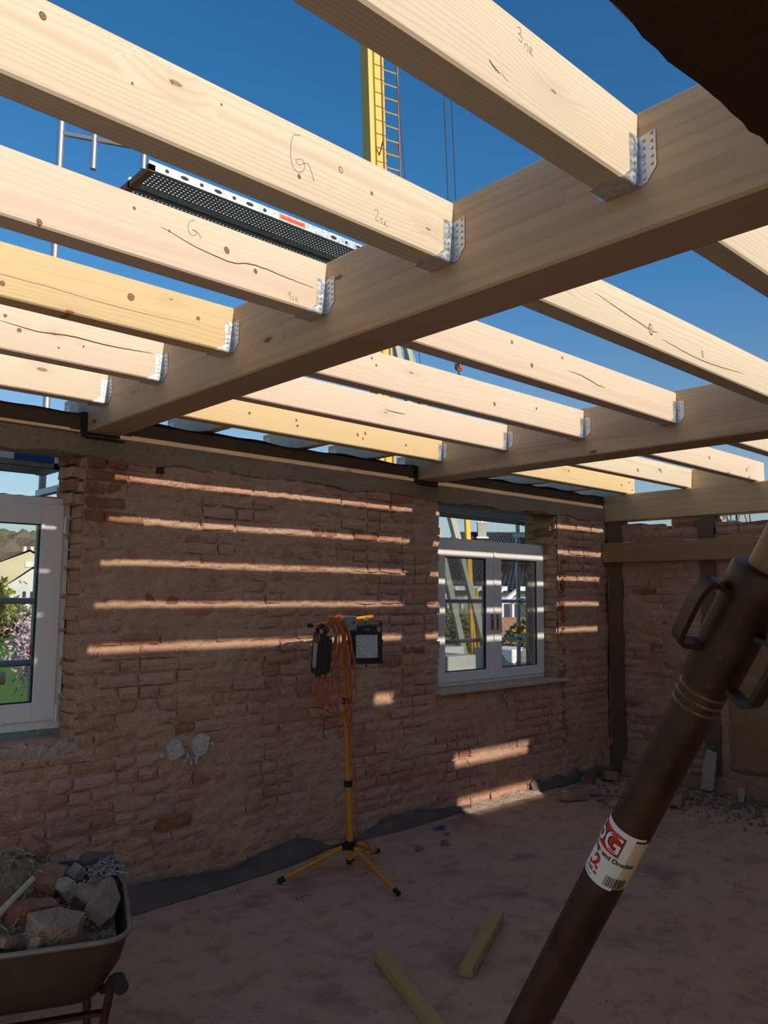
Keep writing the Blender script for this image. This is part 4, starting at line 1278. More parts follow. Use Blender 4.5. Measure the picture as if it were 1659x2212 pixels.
for s_ in (-1, 1):
    q = MB(); q.tube(bez([(s_*.285, -.60, .545), (s_*.28, -.42, .48), (s_*.24, -.2, .36), (s_*.16, .3, .33), (s_*.07, .62, .22)], 6), .0155, 10); smooth_sharp(q.build('frame_tube', M['barrow_frame'], wb), 60)
    q = MB(); q.cyl((s_*.2855, -.66, .558), (s_*.285, -.565, .540), .020, .0185, 14); q.cyl((s_*.2855, -.667, .559), (s_*.2855, -.66, .558), .023, .023, 14); smooth_sharp(q.build('grip', M['rubber'], wb))
    q = MB(); q.tube([(s_*.275, -.37, .46), (s_*.25, -.30, .26), (s_*.23, -.235, .012), (s_*.21, -.12, .012), (s_*.20, .02, .34)], .0145, 10); smooth_sharp(q.build('leg', M['barrow_frame'], wb), 60)
q = MB(); q.bar((-.26, -.32, .33), (.26, -.32, .33), .03, .012); q.build('crossbar', M['barrow_frame'], wb)
q = MB()
for k in range(28):
    a = 2*PI*k/28; a2 = 2*PI*(k+1)/28
    q.tube([(0, .68+.155*math.cos(a), .19+.155*math.sin(a)), (0, .68+.155*math.cos(a2), .19+.155*math.sin(a2))], .038, 8, False)
smooth_sharp(q.build('tyre', M['rubber'], wb), 70)
q = MB(); q.cyl((-.02, .68, .19), (.02, .68, .19), .12, .12, 20); q.cyl((-.09, .68, .19), (.09, .68, .19), .012, .012, 8); q.build('wheel_disc', M['barrow_frame'], wb)

Rw = Matrix.Rotation(WR, 3, 'Z')
def bw(x, y, z): return WB + Rw @ Vector((x, y, z))
# heap of fine debris filling the tray
n = 26; pts = []; fs = []
for j in range(n+1):
    for i in range(n+1):
        x = -.285+.57*i/n; y = -.39+.80*j/n
        e = min(1, (1-abs(2*i/n-1))*3.2)*min(1, (1-abs(2*j/n-1))*3.2)
        z = .555 + .19*e*math.exp(-((x+.10)**2/.06+(y-.10)**2/.10)) + rng.uniform(-.012, .012)
        pts.append(bw(x, y, z)-WB)
for j in range(n):
    for i in range(n): fs.append((j*(n+1)+i, j*(n+1)+i+1, (j+1)*(n+1)+i+1, (j+1)*(n+1)+i))
q = MB(); q.add(pts, fs)
rs = random.Random(8)
for k in range(420):
    x = rs.uniform(-.27, .27); y = rs.uniform(-.37, .40)
    z = .565+.19*math.exp(-((x+.10)**2/.06+(y-.10)**2/.10))*min(1, (1-abs(x)/.285)*3.2)*min(1, (1-abs(y-.01)/.40)*3.2)
    s_ = rs.uniform(.012, .034)
    q.rock(bw(x, y, z)-WB, (s_, s_*rs.uniform(.6, 1), s_*.7), k, 1, .3)
heap = q.build('debris_heap', M['soil'], None, loc=WB)
tag(heap, 'heap of soil, mortar crumbs and straw filling the wheelbarrow', 'debris', kind='stuff')

def chunk(loc, size, rot, mat, label, name='brick_fragment', cat='brick', seed=0, group=None, rough=.14):
    """broken lump with flat faces: box cut by random planes"""
    rs_ = random.Random(seed)
    bm = bmesh.new(); bmesh.ops.create_cube(bm, size=1.0)
    for vv in bm.verts: vv.co = Vector((vv.co.x*size[0], vv.co.y*size[1], vv.co.z*size[2]))
    for k in range(5):
        nrm = Vector((rs_.uniform(-1, 1), rs_.uniform(-1, 1), rs_.uniform(-1, 1))).normalized()
        ext = sum(abs(a*b) for a, b in zip(nrm, size))*.5
        co = nrm*ext*rs_.uniform(.62, .9)
        gm = bmesh.ops.bisect_plane(bm, geom=bm.verts[:]+bm.edges[:]+bm.faces[:], plane_co=co, plane_no=nrm, clear_outer=True)
        ed = [e_ for e_ in gm['geom_cut'] if isinstance(e_, bmesh.types.BMEdge)]
        if ed:
            try: bmesh.ops.edgeloop_fill(bm, edges=ed)
            except Exception: pass
    bmesh.ops.triangulate(bm, faces=bm.faces[:])
    bmesh.ops.subdivide_edges(bm, edges=bm.edges[:], cuts=1)
    for vv in bm.verts: vv.co += Vector((rs_.uniform(-1, 1), rs_.uniform(-1, 1), rs_.uniform(-1, 1)))*min(size)*rough*.25
    me = bpy.data.meshes.new(name); bm.to_mesh(me); bm.free(); me.materials.append(mat); me.update()
    o = link(name, me, None, loc, rot)
    return tag(o, label, cat, group)
G = 'rubble lumps in the wheelbarrow'
chunk(bw(-.13, -.17, .66), (.17, .10, .075), (.5, .2, .3), M['brick_red'], 'large reddish brick half leaning in the wheelbarrow heap', seed=1, group=G)
chunk(bw(.045, -.02, .695), (.13, .10, .06), (.3, -.3, .9), M['brick_red'], 'red brick piece in the middle of the wheelbarrow heap', seed=2, group=G)
chunk(bw(.00, .20, .745), (.08, .10, .06), (.2, .5, .2), M['brick_red'], 'orange brick piece on top of the wheelbarrow heap', seed=3, group=G)
chunk(bw(.09, -.315, .615), (.17, .115, .10), (.2, .1, .1), M['stone'], 'pale rough stone block at the near rim of the wheelbarrow', 'stone', 'stone', 4, G)
chunk(bw(.02, -.195, .638), (.20, .05, .08), (.3, .1, -.15), M['brick_red'], 'curved brown tile fragment lying across the wheelbarrow heap', 'tile_fragment', 'tile', 5, G)
chunk(bw(.245, -.14, .635), (.095, .19, .05), (.35, .9, -.35), M['stone'], 'flat brown stone slab leaning on the right wheelbarrow rim', 'stone', 'stone', 6, G)
chunk(bw(.185, -.12, .655), (.055, .075, .055), (.3, .2, .2), M['stone'], 'small rounded stone beside the leaning slab', 'stone', 'stone', 7, G)
chunk(bw(.205, -.045, .66), (.055, .05, .045), (.7, .1, .9), M['stone'], 'pebble behind the small rounded stone in the wheelbarrow', 'stone', 'stone', 8, G)
chunk(bw(.115, -.075, .672), (.075, .05, .06), (.2, .9, .4), M['plaster'], 'whitish lump of plaster in the wheelbarrow heap', 'plaster_lump', 'plaster', 9, G)
chunk(bw(-.16, -.36, .60), (.11, .06, .05), (.1, .1, .2), M['brick_red'], 'dark red brick sliver at the left end of the near rim', seed=10, group=G)
chunk(bw(-.05, -.33, .605), (.12, .06, .03), (.1, .4, .5), M['stone'], 'grey stone flake beside the stick in the wheelbarrow', 'stone', 'stone', 11, G)
chunk(bw(.03, -.385, .607), (.03, .035, .06), (.3, .2, .5), M['stone'], 'small upright stone flake at the near wheelbarrow rim', 'stone', 'stone', 12, G)
chunk(bw(.215, .16, .66), (.13, .05, .11), (.3, .2, -.1), M['felt_dusty'], 'grey-green slab standing at the back of the wheelbarrow', 'slab_fragment', 'slab', 13, G)
chunk(bw(-.08, .02, .70), (.06, .05, .04), (.3, .2, .5), M['stone'], 'small crumb of stone near the top of the heap', 'stone', 'stone', 14, G)
chunk(bw(.15, .10, .665), (.045, .06, .05), (.1, .8, .2), M['plaster'], 'pale plaster flake below the standing slab', 'plaster_lump', 'plaster', 15, G)
q = MB(); q.tube(bez([bw(.0, -.13, .735)-WB, bw(-.075, -.24, .69)-WB, bw(-.145, -.36, .645)-WB, bw(-.185, -.44, .625)-WB], 6), [.011]*6+[.012]*6+[.010]*6+[.004], 8)
tag(smooth_sharp(q.build('stick', M['straw'], None, loc=WB), 60), 'pale peeled stick lying on the wheelbarrow rubble', 'stick')
q = MB(); rs = random.Random(3)
for k in range(70):
    c = bw(.235+rs.uniform(-.06, .05), .02+rs.uniform(-.06, .06), .685+rs.uniform(-.02, .03))-WB
    d1 = Vector((rs.uniform(-.2, 1), rs.uniform(-.6, .6), rs.uniform(-.3, .5)))*rs.uniform(.02, .06)
    d2 = d1*1.5+Vector((rs.uniform(-.03, .03), rs.uniform(-.03, .03), rs.uniform(-.04, .01)))
    q.tube([c, c+d1, c+d2], .0016, 4)
tag(q.build('fibre_tuft', M['fibre'], None, loc=WB), 'pale frayed tuft of insulation fibres on the wheelbarrow', 'fibre tuft', kind='stuff')
q = MB()
for k in range(40):
    x, y = rs.uniform(-.26, .22), rs.uniform(-.36, .36)
    z = .60+.17*math.exp(-((x+.10)**2/.06+(y-.10)**2/.10))
    c = bw(x, y, z)-WB; d1 = Vector((rs.uniform(-1, 1), rs.uniform(-1, 1), rs.uniform(-.1, .6)))*rs.uniform(.02, .07)
    q.tube([c, c+d1*.5+Vector((0, 0, .008)), c+d1], .0017, 4)
tag(q.build('straw', M['straw'], None, loc=WB), 'thin straw and twigs sticking out of the wheelbarrow heap', 'straw', kind='stuff')

# ================================================================== THINGS ON THE FLOOR
def batten(p0, p1, wd, ht, label):
    p0 = Vector(p0); p1 = Vector(p1); L = (p1-p0).length
    q = timber_mesh(L, wd, ht, .003)
    for i, p in enumerate(q.v): q.v[i] = (p[0], p[1]-wd/2, p[2])
    o = q.build('timber_offcut', M['batten'], None, loc=(p0.x, p0.y, 0.006), rot=(0, 0, math.atan2(p1.y-p0.y, p1.x-p0.x)))
    return tag(o, label, 'timber offcut', 'timber offcuts on the dirt floor')
batten((2.905, 2.575, 0), (3.530, 2.895, 0), .062, .05, 'shorter yellowish timber offcut pointing away on the floor')
batten((2.39, 2.17, 0), (2.722, 2.975, 0), .056, .05, 'longer yellowish timber offcut at the lower picture edge')

# bitumen felt skirting along the foot of the back wall
top = [(1.4, 4.30, .10), (1.9, 4.33, .13), (2.165, 4.38, .12), (2.3, 4.42, .10), (2.82, 4.475, .035), (3.0, 4.48, .07), (3.17, 4.465, .105), (3.32, 4.45, .125), (3.45, 4.44, .095), (3.58, 4.46, .03), (3.67, 4.48, .012), (3.82, 4.485, .015), (4.03, 4.485, .05), (4.13, 4.488, .09), (4.30, 4.485, .10), (4.47, 4.485, .105), (4.70, 4.49, .075), (4.95, 4.495, .05), (5.2, 4.495, .03)]
bot = [(1.4, 4.24, .004), (1.9, 4.24, .004), (2.1, 4.255, .004), (2.3, 4.275, .004), (2.55, 4.29, .004), (2.8, 4.31, .004), (3.08, 4.335, .004), (3.25, 4.36, .004), (3.42, 4.395, .004), (3.58, 4.44, .004), (3.67, 4.45, .004), (3.82, 4.45, .004), (4.03, 4.44, .004), (4.13, 4.42, .004), (4.30, 4.42, .004), (4.47, 4.43, .004), (4.70, 4.44, .004), (4.95, 4.46, .004), (5.2, 4.47, .004)]
T = bez(top, 6); Bm = bez(bot, 6); q = MB(); pts = []
for a, b in zip(T, Bm):
    m1 = a.lerp(b, .4)+Vector((0, -.012, .004)); m2 = a.lerp(b, .75)+Vector((0, -.012, .006))
    pts += [a, m1, m2, b, a+Vector((0, .004, -.002))]
n = len(T)
q.add(pts, [(5*i+k, 5*i+5+k, 5*i+6+k, 5*i+1+k) for i in range(n-1) for k in range(3)] + [(5*i+4, 5*i, 5*i+5, 5*i+9)[::-1] for i in range(n-1)])
tag(smooth_sharp(q.build('felt_skirt', M['felt_dusty'], None), 80), 'wavy black bitumen felt strip along the foot of the brick wall', 'roofing felt')
q = MB(); pts = []
for k in range(20):
    x = 5.95+k*.066; pts += [(x, D-.012, .085+.02*math.sin(k*1.3)), (x, D-.05-.01*math.sin(k), .004)]
q.add(pts, [(2*k, 2*k+1, 2*k+3, 2*k+2)[::-1] for k in range(19)])
tag(q.build('felt_skirt', M['felt_dusty'], None), 'black bitumen felt strip at the wall foot in the corner', 'roofing felt')
q = MB(); pts = []
for k in range(20):
    y = 1.5+k*.15; pts += [(XR-.02-.012*rng.random(), y, .13+.02*math.sin(k*1.7)), (XR-.06-.02*rng.random(), y, .002)]
q.add(pts, [(2*k, 2*k+1, 2*k+3, 2*k+2) for k in range(19)])
tag(q.build('mortar_plinth', M['clay'], None), 'dark crumbling mortar plinth along the foot of the right wall', 'plinth')
# dusty mortar ledge where the sun strikes the wall foot
q = MB(); rs = random.Random(21); n = 16; pts = []
for k in range(n+1):
    x = 4.97+1.03*k/n
    pts += [(x, D-.005, .035+rs.uniform(-.01, .012)), (x, D-.055+rs.uniform(-.01, .01), .022+rs.uniform(-.006, .006)), (x, D-.12+rs.uniform(-.02, .02), .002)]
q.add(pts, [(3*k+j, 3*k+1+j, 3*k+4+j, 3*k+3+j) for k in range(n) for j in range(2)])
tag(q.build('mortar_fillet', M['plaster'], None), 'sunlit fillet of pale mortar at the wall foot below the window', 'mortar')

G2 = 'loose bricks and stones on the floor by the right wall'
chunk((6.05, 4.12, .035), (.26, .125, .055), (.04, .03, -.35), M['brick'], 'whole dusty brick lying flat in front of the corner', seed=31, group=G2, rough=.05)
chunk((6.28, 4.16, .035), (.24, .12, .055), (.05, -.06, -.55), M['stone'], 'second flat brick lying behind the first near the corner', seed=32, group=G2, rough=.05)
chunk((6.63, 4.34, .045), (.16, .10, .07), (.2, .1, .3), M['brick_red'], 'broken brick against the wall foot near the corner', seed=33, group=G2)
chunk((6.95, 4.30, .04), (.2, .16, .08), (.1, .2, .8), M['clay'], 'clod of clay lying in the corner of the room', 'clay_clod', 'clay', 34, G2)
chunk((6.56, 3.43, .045), (.20, .11, .075), (.05, .08, .3), M['stone'], 'pale-topped stone just behind the label of the steel brace', 'stone', 'stone', 35, G2)
chunk((7.08, 3.10, .06), (.09, .05, .13), (.1, .25, .3), M['plaster'], 'upright whitish stone leaning at the right wall foot', 'stone', 'stone', 36, G2)
chunk((6.95, 2.72, .08), (.07, .10, .16), (.1, .1, .6), M['clay'], 'brown brick end standing up at the right picture edge', seed=37, group=G2)
chunk((7.20, 3.44, .20), (.08, .11, .40), (.1, .1, .3), M['plaster'], 'pale lump of mortar lodged at the foot of the timber post', 'mortar_lump', 'mortar', 38, G2)
q = MB(); rs = random.Random(77)
for k in range(750):
    yy = rs.uniform(2.2, 4.4); x = 7.2-abs(rs.gauss(0, .42))
    if yy > 3.6: x = 7.2-abs(rs.gauss(0, .5))
    s_ = rs.uniform(.01, .04)*(1 if rs.random() < .85 else 1.6)
    q.rock((x, yy, s_*.2), (s_, s_*rs.uniform(.5, 1), s_*.6), k, 1, .3)
tag(q.build('rubble_scatter', M['soil'], None), 'scatter of small rubble and crumbs along the right wall', 'rubble', kind='stuff')
q = MB()
for k in range(380):
    s_ = rs.uniform(.006, .016)
    x, yy = rs.uniform(1.6, 6.8), rs.uniform(1.6, 4.35)
    q.rock((x, yy, s_*.2), (s_, s_*rs.uniform(.5, 1), s_*.6), k+2000, 1, .3)
tag(q.build('floor_crumbs', M['stone'], None), 'tiny crumbs scattered over the open dirt floor', 'rubble', kind='stuff')
for k, (x, y, s_, lab) in enumerate(((4.05, 4.02, .035, 'small dark clod on the floor right of the yellow stand'), (4.27, 3.98, .045, 'larger dark clod right of the small one'), (4.45, 4.13, .03, 'dark crumb on the floor below the blue scrap'))):
    chunk((x, y, s_*.35), (s_*1.4, s_, s_*.8), (.2, .1, k), M['soil'], lab, 'clod', 'clod', 60+k, 'dark clods on the floor')
q = MB(); rs = random.Random(5)
pts = []
for j in range(4):
    for i in range(6): pts.append((-.045+.018*i+rs.uniform(-.006, .006), -.025+.018*j+rs.uniform(-.006, .006), .008+rs.uniform(0, .022)))
q.add(pts, [(6*j+i, 6*j+i+1, 6*j+7+i, 6*j+6+i) for j in range(3) for i in range(5)])
o = q.build('plastic_scrap', M['blue_plastic'], None, loc=(4.52, 4.265, 0)); tag(o, 'crumpled bright blue plastic scrap near the wall foot', 'plastic scrap')
sm = o.modifiers.new('thick', 'SOLIDIFY'); sm.thickness = .002
for (x, y, a, L, lab) in ((2.98, 4.10, .4, .05, 'pale wood chip beside the left tripod foot'), (2.93, 3.88, .5, .07, 'pale splinter on the floor in front of the tripod')):
    q = MB(); q.box((0, 0, .006), (L, .014, .006), (0, .1, a)); tag(q.build('wood_chip', M['straw'], None, loc=(x, y, 0)), lab, 'wood chip')
for k, (x, y, a, L) in enumerate(((6.35, 3.93, -1.0, .30), (6.15, 3.90, -.3, .10), (6.4, 4.15, .5, .25))):
    q = MB(); q.tube([(-L/2, 0, .012), (0, .01, .016), (L/2, 0, .010)], .006, 6)
    tag(q.build('twig', M['oldwood'], None, loc=(x, y, 0), rot=(0, 0, a)), ['long dark twig lying beside the two flat bricks', 'short pale twig in front of the flat bricks', 'twig lying across the rubble behind the flat bricks'][k], 'twig')

# ================================================================== OUTSIDE
GZ = -.30
def ground_mat():
    t = NT('lawn'); p = t.pos()
    n1 = t.noise(p, .5, 4); n2 = t.noise(p, 6, 4)
    c = t.mix(n1, (.10, .20, .03), (.17, .27, .05)); c = t.mix(t.math('MULTIPLY', t.sstep(n2, .45, .7), .5), c, (.22, .27, .07))
    return t.pbr(c, .9, 0, t.bump(t.noise(p, 25, 3), .6, .05), .1)
M['lawn'] = ground_mat()
M['dirt'] = simple('site_dirt', (.34, .27, .20), .95, 0, .25, 2)
M['roof_dark'] = simple('dark_roof_tiles', (.045, .048, .058), .5, 0, .3, 2.5, .3)
M['roof_red'] = simple('red_roof_tiles', (.34, .10, .055), .8, 0, .2, 3)
M['wall_white'] = simple('white_render', (.72, .72, .70), .85, 0, .05, 2)
M['wall_cream'] = simple('cream_render', (.66, .58, .40), .85, 0, .05, 2)
M['wall_grey'] = simple('grey_render', (.42, .42, .40), .85, 0, .1, 2)
M['pane_dark'] = simple('dark_pane', (.05, .06, .08), .15, 0, .1, 2, .6)
M['bark'] = simple('bark', (.13, .10, .075), .9, 0, .3, 14, .1, .6)
M['leaf'] = simple('hedge_leaf', (.10, .15, .04), .7, 0, .4, 6)
M['leaf_dry'] = simple('dry_leaf', (.26, .19, .09), .8, 0, .4, 5)
M['leaf_yellow'] = simple('spring_leaf', (.33, .30, .06), .8, 0, .3, 3)
M['blossom'] = simple('pink_blossom', (.72, .50, .55), .7, 0, .22, 7)
def forest_mat():
    t = NT('leafless_woodland'); p = t.pos()
    n1 = t.noise(p, .35, 5, .7); n2 = t.noise(p, .06, 3)
    c = t.mix(n1, (.13, .105, .07), (.27, .22, .15)); c = t.mix(t.sstep(n2, .5, .65), c, (.20, .19, .10))
    return t.pbr(c, .95, 0, t.bump(n1, .8, .6), .05)
M['forest'] = forest_mat()

q = MB(); q.box2((-60, D+.40, GZ-.5), (90, 150, GZ)); q.box2((XR+.25, -60, GZ-.5), (90, D+.40, GZ)); q.box2((-60, -60, GZ-.5), (XL-.3, D+.40, GZ)); q.box2((XL-.3, -60, GZ-.5), (XR+.25, YB-.3, GZ))
tag(q.build('ground', M['lawn'], None), 'green lawn and ground outside the house', 'ground', kind='structure')
M['bounce_sand'] = simple('pale_bounce_ground', (.66, .52, .36), .95, 0, .12, 1.5)  # unseen pale ground added to bounce warm sunlight into the room
q = MB(); q.box2((-30, -40, GZ-.1), (XL-.31, D+.3, GZ+.012)); q.box2((XL-.31, -40, GZ-.1), (XR+.3, YB-.13, GZ+.012))
tag(q.build('bounce_ground', M['bounce_sand'], None), 'added pale ground beside and behind the house, bouncing sunlight indoors', 'yard', kind='structure')
q = MB(); q.box2((9.5, 5.2, GZ-.1), (32, 24, GZ+.012))
tag(q.build('yard', M['dirt'], None), 'bare sandy building yard outside the right window', 'yard', kind='structure')

# ---- scaffold
sc = empty('scaffold', (0, 5.45, GZ), label='galvanised tube scaffold standing along the outside of the wall', cat='scaffold')
SO = Vector((0, 5.45, GZ))
def scp(q, name, mat, parent=None, ang=40):
    q.v = [tuple(Vector(p)-SO) for p in q.v]
    return smooth_sharp(q.build(name, mat, parent or sc), ang)
SX = (-.70, 1.88, 4.45, 7.02, 9.6)
for x in SX:
    for y in (5.45,):
        q = MB(); q.cyl((x, y, GZ), (x, y, 2.5), .0242, .0242, 12); q.cyl((x, y, 2.5), (x, y, 5.3 if x < 2 else 2.72), .0242, .0242, 12)
        s_ = scp(q, 'standard', M['galv_tube'])
        if x > 0:
            q = MB(); q.cyl((x, y, 1.345), (x, y, 1.425), .0255, .0255, 12); scp(q, 'tape_band', M['orange_tape'], s_)
        for z in (1.30, 1.70):
            q = MB(); q.box((x, y-.03, z), (.06, .05, .07)); q.cyl((x-.035, y-.05, z), (x+.035, y-.05, z), .03, .03, 8); scp(q, 'coupler', M['galv_tube'], s_)
    q = MB(); q.box2((x-.025, 4.99, 2.40), (x+.025, 5.5, 2.44)); scp(q, 'transom', M['galv_tube'], None, 20)
    q = MB()
    for a_, b_, c_, d_ in ((.03, .15, 2.12, 2.30), (.03, .045, 2.30, 2.40), (.085, .10, 2.30, 2.40), (.135, .15, 2.30, 2.40), (.03, .15, 2.38, 2.40)): q.box2((x+a_, 5.44, c_), (x+b_, 5.46, d_))
    scp(q, 'blue_bracket', M['blue_paint'], None, 20)
for y, zz in ((5.42, (1.30, 1.70)),):
    for z in zz:
        for a, b in zip(SX[:-1], SX[1:]):
            q = MB(); q.cyl((a, y, z), (b, y, z), .0205, .0205, 10)
            scp(q, 'guard_rail', M['galv_tube'])
for x, z in ((6.2, 1.70), (6.35, 1.30)):
    q = MB(); q.cyl((x, 5.42, z), (x+.32, 5.42, z), .0225, .0225, 10); scp(q, 'rail_sleeve', M['white_paint'])
q = MB(); q.cyl((1.88, 5.45, 4.98), (2.35, 5.06, 4.88), .018, .018, 8); scp(q, 'end_rail', M['galv_tube'])
q = MB(); q.cyl((2.32, 5.06, 4.72), (2.32, 5.06, 5.1), .021, .021, 10); q.cyl((2.06, 5.3, 4.72), (2.06, 5.3, 5.05), .021, .021, 10); scp(q, 'end_post', M['galv_tube'])

def perforated(q, x0, x1, y0, y1, z, pitch, hole):
    nx = int((x1-x0)/pitch); ny = int((y1-y0)/pitch)
    px, py = (x1-x0)/nx, (y1-y0)/ny
    for i in range(nx):
        for j in range(ny):
            cx, cy = x0+(i+.5)*px, y0+(j+.5)*py
            g = hole
            o_ = [(cx-px/2, cy-py/2), (cx+px/2, cy-py/2), (cx+px/2, cy+py/2), (cx-px/2, cy+py/2)]
            i_ = [(cx-g, cy-g*.8), (cx+g, cy-g*.8), (cx+g, cy+g*.8), (cx-g, cy+g*.8)]
            q.add([(a, b, z) for a, b in o_]+[(a, b, z) for a, b in i_]+[(a, b, z-.006) for a, b in i_],
                  [(0, 4, 5, 1), (1, 5, 6, 2), (2, 6, 7, 3), (3, 7, 4, 0)] + [(4, 8, 9, 5), (5, 9, 10, 6), (6, 10, 11, 7), (7, 11, 8, 4)])
def plank(x0, x1, y0, wd, z, label, pitch=.034, sticker=False, mat='deck_steel'):
    e = empty('scaffold_plank', ((x0+x1)/2, y0, z), label=label, cat='scaffold plank', group='steel scaffold planks')
    c = Vector(((x0+x1)/2, y0, z)); mv = lambda q: setattr(q, 'v', [tuple(Vector(p)-c) for p in q.v]) or q
    q = MB(); perforated(q, x0+.02, x1-.02, y0+.004, y0+wd-.004, z+.055, pitch, .0085)
    mv(q).build('perforated_sheet', M[mat], e)
    for yy in (y0, y0+wd-.004):
        q = MB(); q.box2((x0, yy, z), (x1, yy+.004, z+.07)); q.box2((x0, yy-.0 if yy > y0 else yy, z), (x1, yy+.012 if yy == y0 else yy+.004, z+.004))
        r_ = mv(q).build('side_rail', M['galv'], e)
        if yy == y0 and sticker:
            q = MB(); x = x0+.14; k = 0
            while x < x1-.1:
                if not (x0+1.0 < x < x0+1.55):
                    wv = .016 if k % 2 == 0 else .034
                    pts = [(x+wv*math.cos(2*PI*i/12), yy-.0015, z+.036+.014*math.sin(2*PI*i/12)) for i in range(12)]
                    q.prism(pts, (0, .004, 0))
                x += .14; k += 1
            mv(q).build('slot', M['gasket'], r_)
            q = MB(); q.box2((x0+1.12, yy-.002, z+.018), (x0+1.38, yy, z+.058)); mv(q).build('sticker', M['sticker'], r_)
            q = MB(); rs_ = random.Random(2)
            for i in range(16): q.box2((x0+1.14+i*.014, yy-.003, z+.026), (x0+1.149+i*.014, yy-.0015, z+.026+rs_.uniform(.01, .024)))
            mv(q).build('sticker_print', M['red_print'], r_)
    for xx in (x0, x1-.05):
        q = MB(); q.box2((xx, y0, z-.005), (xx+.05, y0+wd, z+.045)); mv(q).build('end_hook', M['rail_brown'] if xx == x0 else M['deck_steel'], e)
    return e
M['sticker'] = simple('orange_sticker', (.80, .22, .10), .6, 0, .05, 5)
plank(2.36, 4.72, 5.06, .32, 4.74, 'steel scaffold plank with slotted rail and orange sticker, high up', sticker=True)
plank(2.36, 4.72, 5.40, .30, 4.74, 'steel scaffold plank behind the stickered one, high up')
plank(-.60, 1.86, 5.06, .32, 2.53, 'steel scaffold plank seen above the left window')
plank(4.50, 6.98, 4.97, .36, 2.525, 'perforated scaffold plank seen above the right window', .030)
q = MB(); q.box2((.2, 5.03, 2.565), (1.56, 5.05, 2.63))
tb = q.build('toe_board', M['white_paint'], None); tag(tb, 'white and blue striped toe board above the left window', 'toe board')
q = MB(); q.box2((1.56, 5.028, 2.565), (1.80, 5.052, 2.63)); q.build('blue_stripe', M['blue_paint'], tb)
q = MB(); q.box2((1.80, 5.03, 2.565), (1.93, 5.05, 2.63)); q.build('white_stripe', M['white_paint'], tb)

# ---- tower crane
CB = Vector((12.50, 13.35, GZ)); lean = Vector((-.097, -.049, 1.0))
cr = empty('tower_crane', CB, label='yellow tower crane with ladder rising behind the roof timbers', cat='crane')
phi = math.radians(-15.5); Rc = Matrix.Rotation(phi, 3, 'Z')
def cp(x, y, z): return Rc @ Vector((x, y, 0)) + lean*z            # relative to CB, z above ground
q = MB(); hw = .195
pts = [cp(a*hw, b*hw, z) for z in (0, 24) for a, b in ((-1, -1), (1, -1), (1, 1), (-1, 1))]
q.add(pts, [(3, 2, 1, 0), (4, 5, 6, 7), (0, 1, 5, 4), (1, 2, 6, 5), (2, 3, 7, 6), (3, 0, 4, 7)]); q.build('mast', M['crane_yellow'], cr)
q = MB()
for x in (.02, .42): q.cyl(cp(x, -hw-.22, .8), cp(x, -hw-.22, 23.5), .022, .022, 6)
ld = q.build('ladder', M['rail_brown'], cr)
for k in range(72):
    z = 1.0+k*.31
    q = MB(); q.cyl(cp(.02, -hw-.22, z), cp(.42, -hw-.22, z), .013, .013, 5); q.build('rung', M['crane_yellow'], ld)
q = MB()
for k in range(9):
    z = 1.5+k*2.6
    for x in (.02, .42):
        q.cyl(cp(min(x, hw), -hw, z), cp(x, -hw-.22, z+.25), .016, .016, 5)
q.build('ladder_brackets', M['rail_brown'], cr)
STR = .25
def strut(p0, p1, s_=.16):
    q = MB(); q.bar(Vector(p0)-CB, Vector(p1)-CB, s_, s_, STR); q.build('strut', M['crane_green'], cr)
strut((10.60, 11.27, 7.70), (12.72, 10.44, -.2), .13)
strut((10.45, 11.38, 7.70), (12.36, 10.78, -.2), .12)
q = MB(); q.bar(Vector((11.84, 10.54, 4.8))-CB, Vector((12.36, 10.72, .1))-CB, .09, .09, .4); q.build('yellow_post', M['crane_yellow'], cr)
q = MB()
for a, b in (((12.30, 10.60, 1.9), (12.42, 10.62, .1)), ((12.38, 10.72, 1.6), (12.55, 10.70, .1)), ((12.24, 10.68, 1.7), (12.30, 10.60, .1))): q.cyl(Vector(a)-CB, Vector(b)-CB, .03, .03, 6)
q.build('yellow_pipes', M['crane_yellow'], cr)
q = MB(); q.box2((11.4-CB.x, 10.0-CB.y, 0), (13.6-CB.x, 12.5-CB.y, .5)); q.build('base_frame', M['crane_green'], cr)
q = MB(); q.tube([Vector((11.95, 10.9, 1.9))-CB, Vector((11.97, 10.88, 1.7))-CB, Vector((12.02, 10.86, 1.3))-CB, Vector((12.16, 10.84, .3))-CB], .025, 5); q.build('hose', M['wire'], cr)
# hoist ropes and hook block
def rope(p0, p1, r, lab):
    q = MB(); p0 = Vector(p0); q.cyl((0, 0, 0), Vector(p1)-p0, r, r, 5)
    tag(q.build('crane_rope', M['wire'], None, loc=p0), lab, 'rope', 'thin crane ropes against the sky')
rope((11.58, 10.53, 6.38), (9.98, 9.93, 22.0), .010, 'left rope of the close pair above the crane hook')
rope((11.72, 10.45, 6.38), (10.12, 9.85, 22.0), .010, 'right rope of the close pair above the crane hook')
rope((11.30, 10.95, 4.0), (8.85, 10.7, 22.0), .007, 'single thin rope beside the crane ladder')
hk = empty('crane_hook', (11.65, 10.49, 6.28), label='small dark crane hook block hanging between the joists', cat='crane hook')
q = MB(); q.cyl((-.05, 0, .06), (.05, 0, .06), .07, .07, 12); q.box((0, 0, .03), (.14, .05, .10)); q.build('pulley_block', M['rail_brown'], hk)
q = MB(); q.tube(bez([(0, 0, -.02), (0, 0, -.08), (.05, 0, -.12), (0, 0, -.17), (-.05, 0, -.13)], 5), .016, 6); q.build('hook', M['wire'], hk)

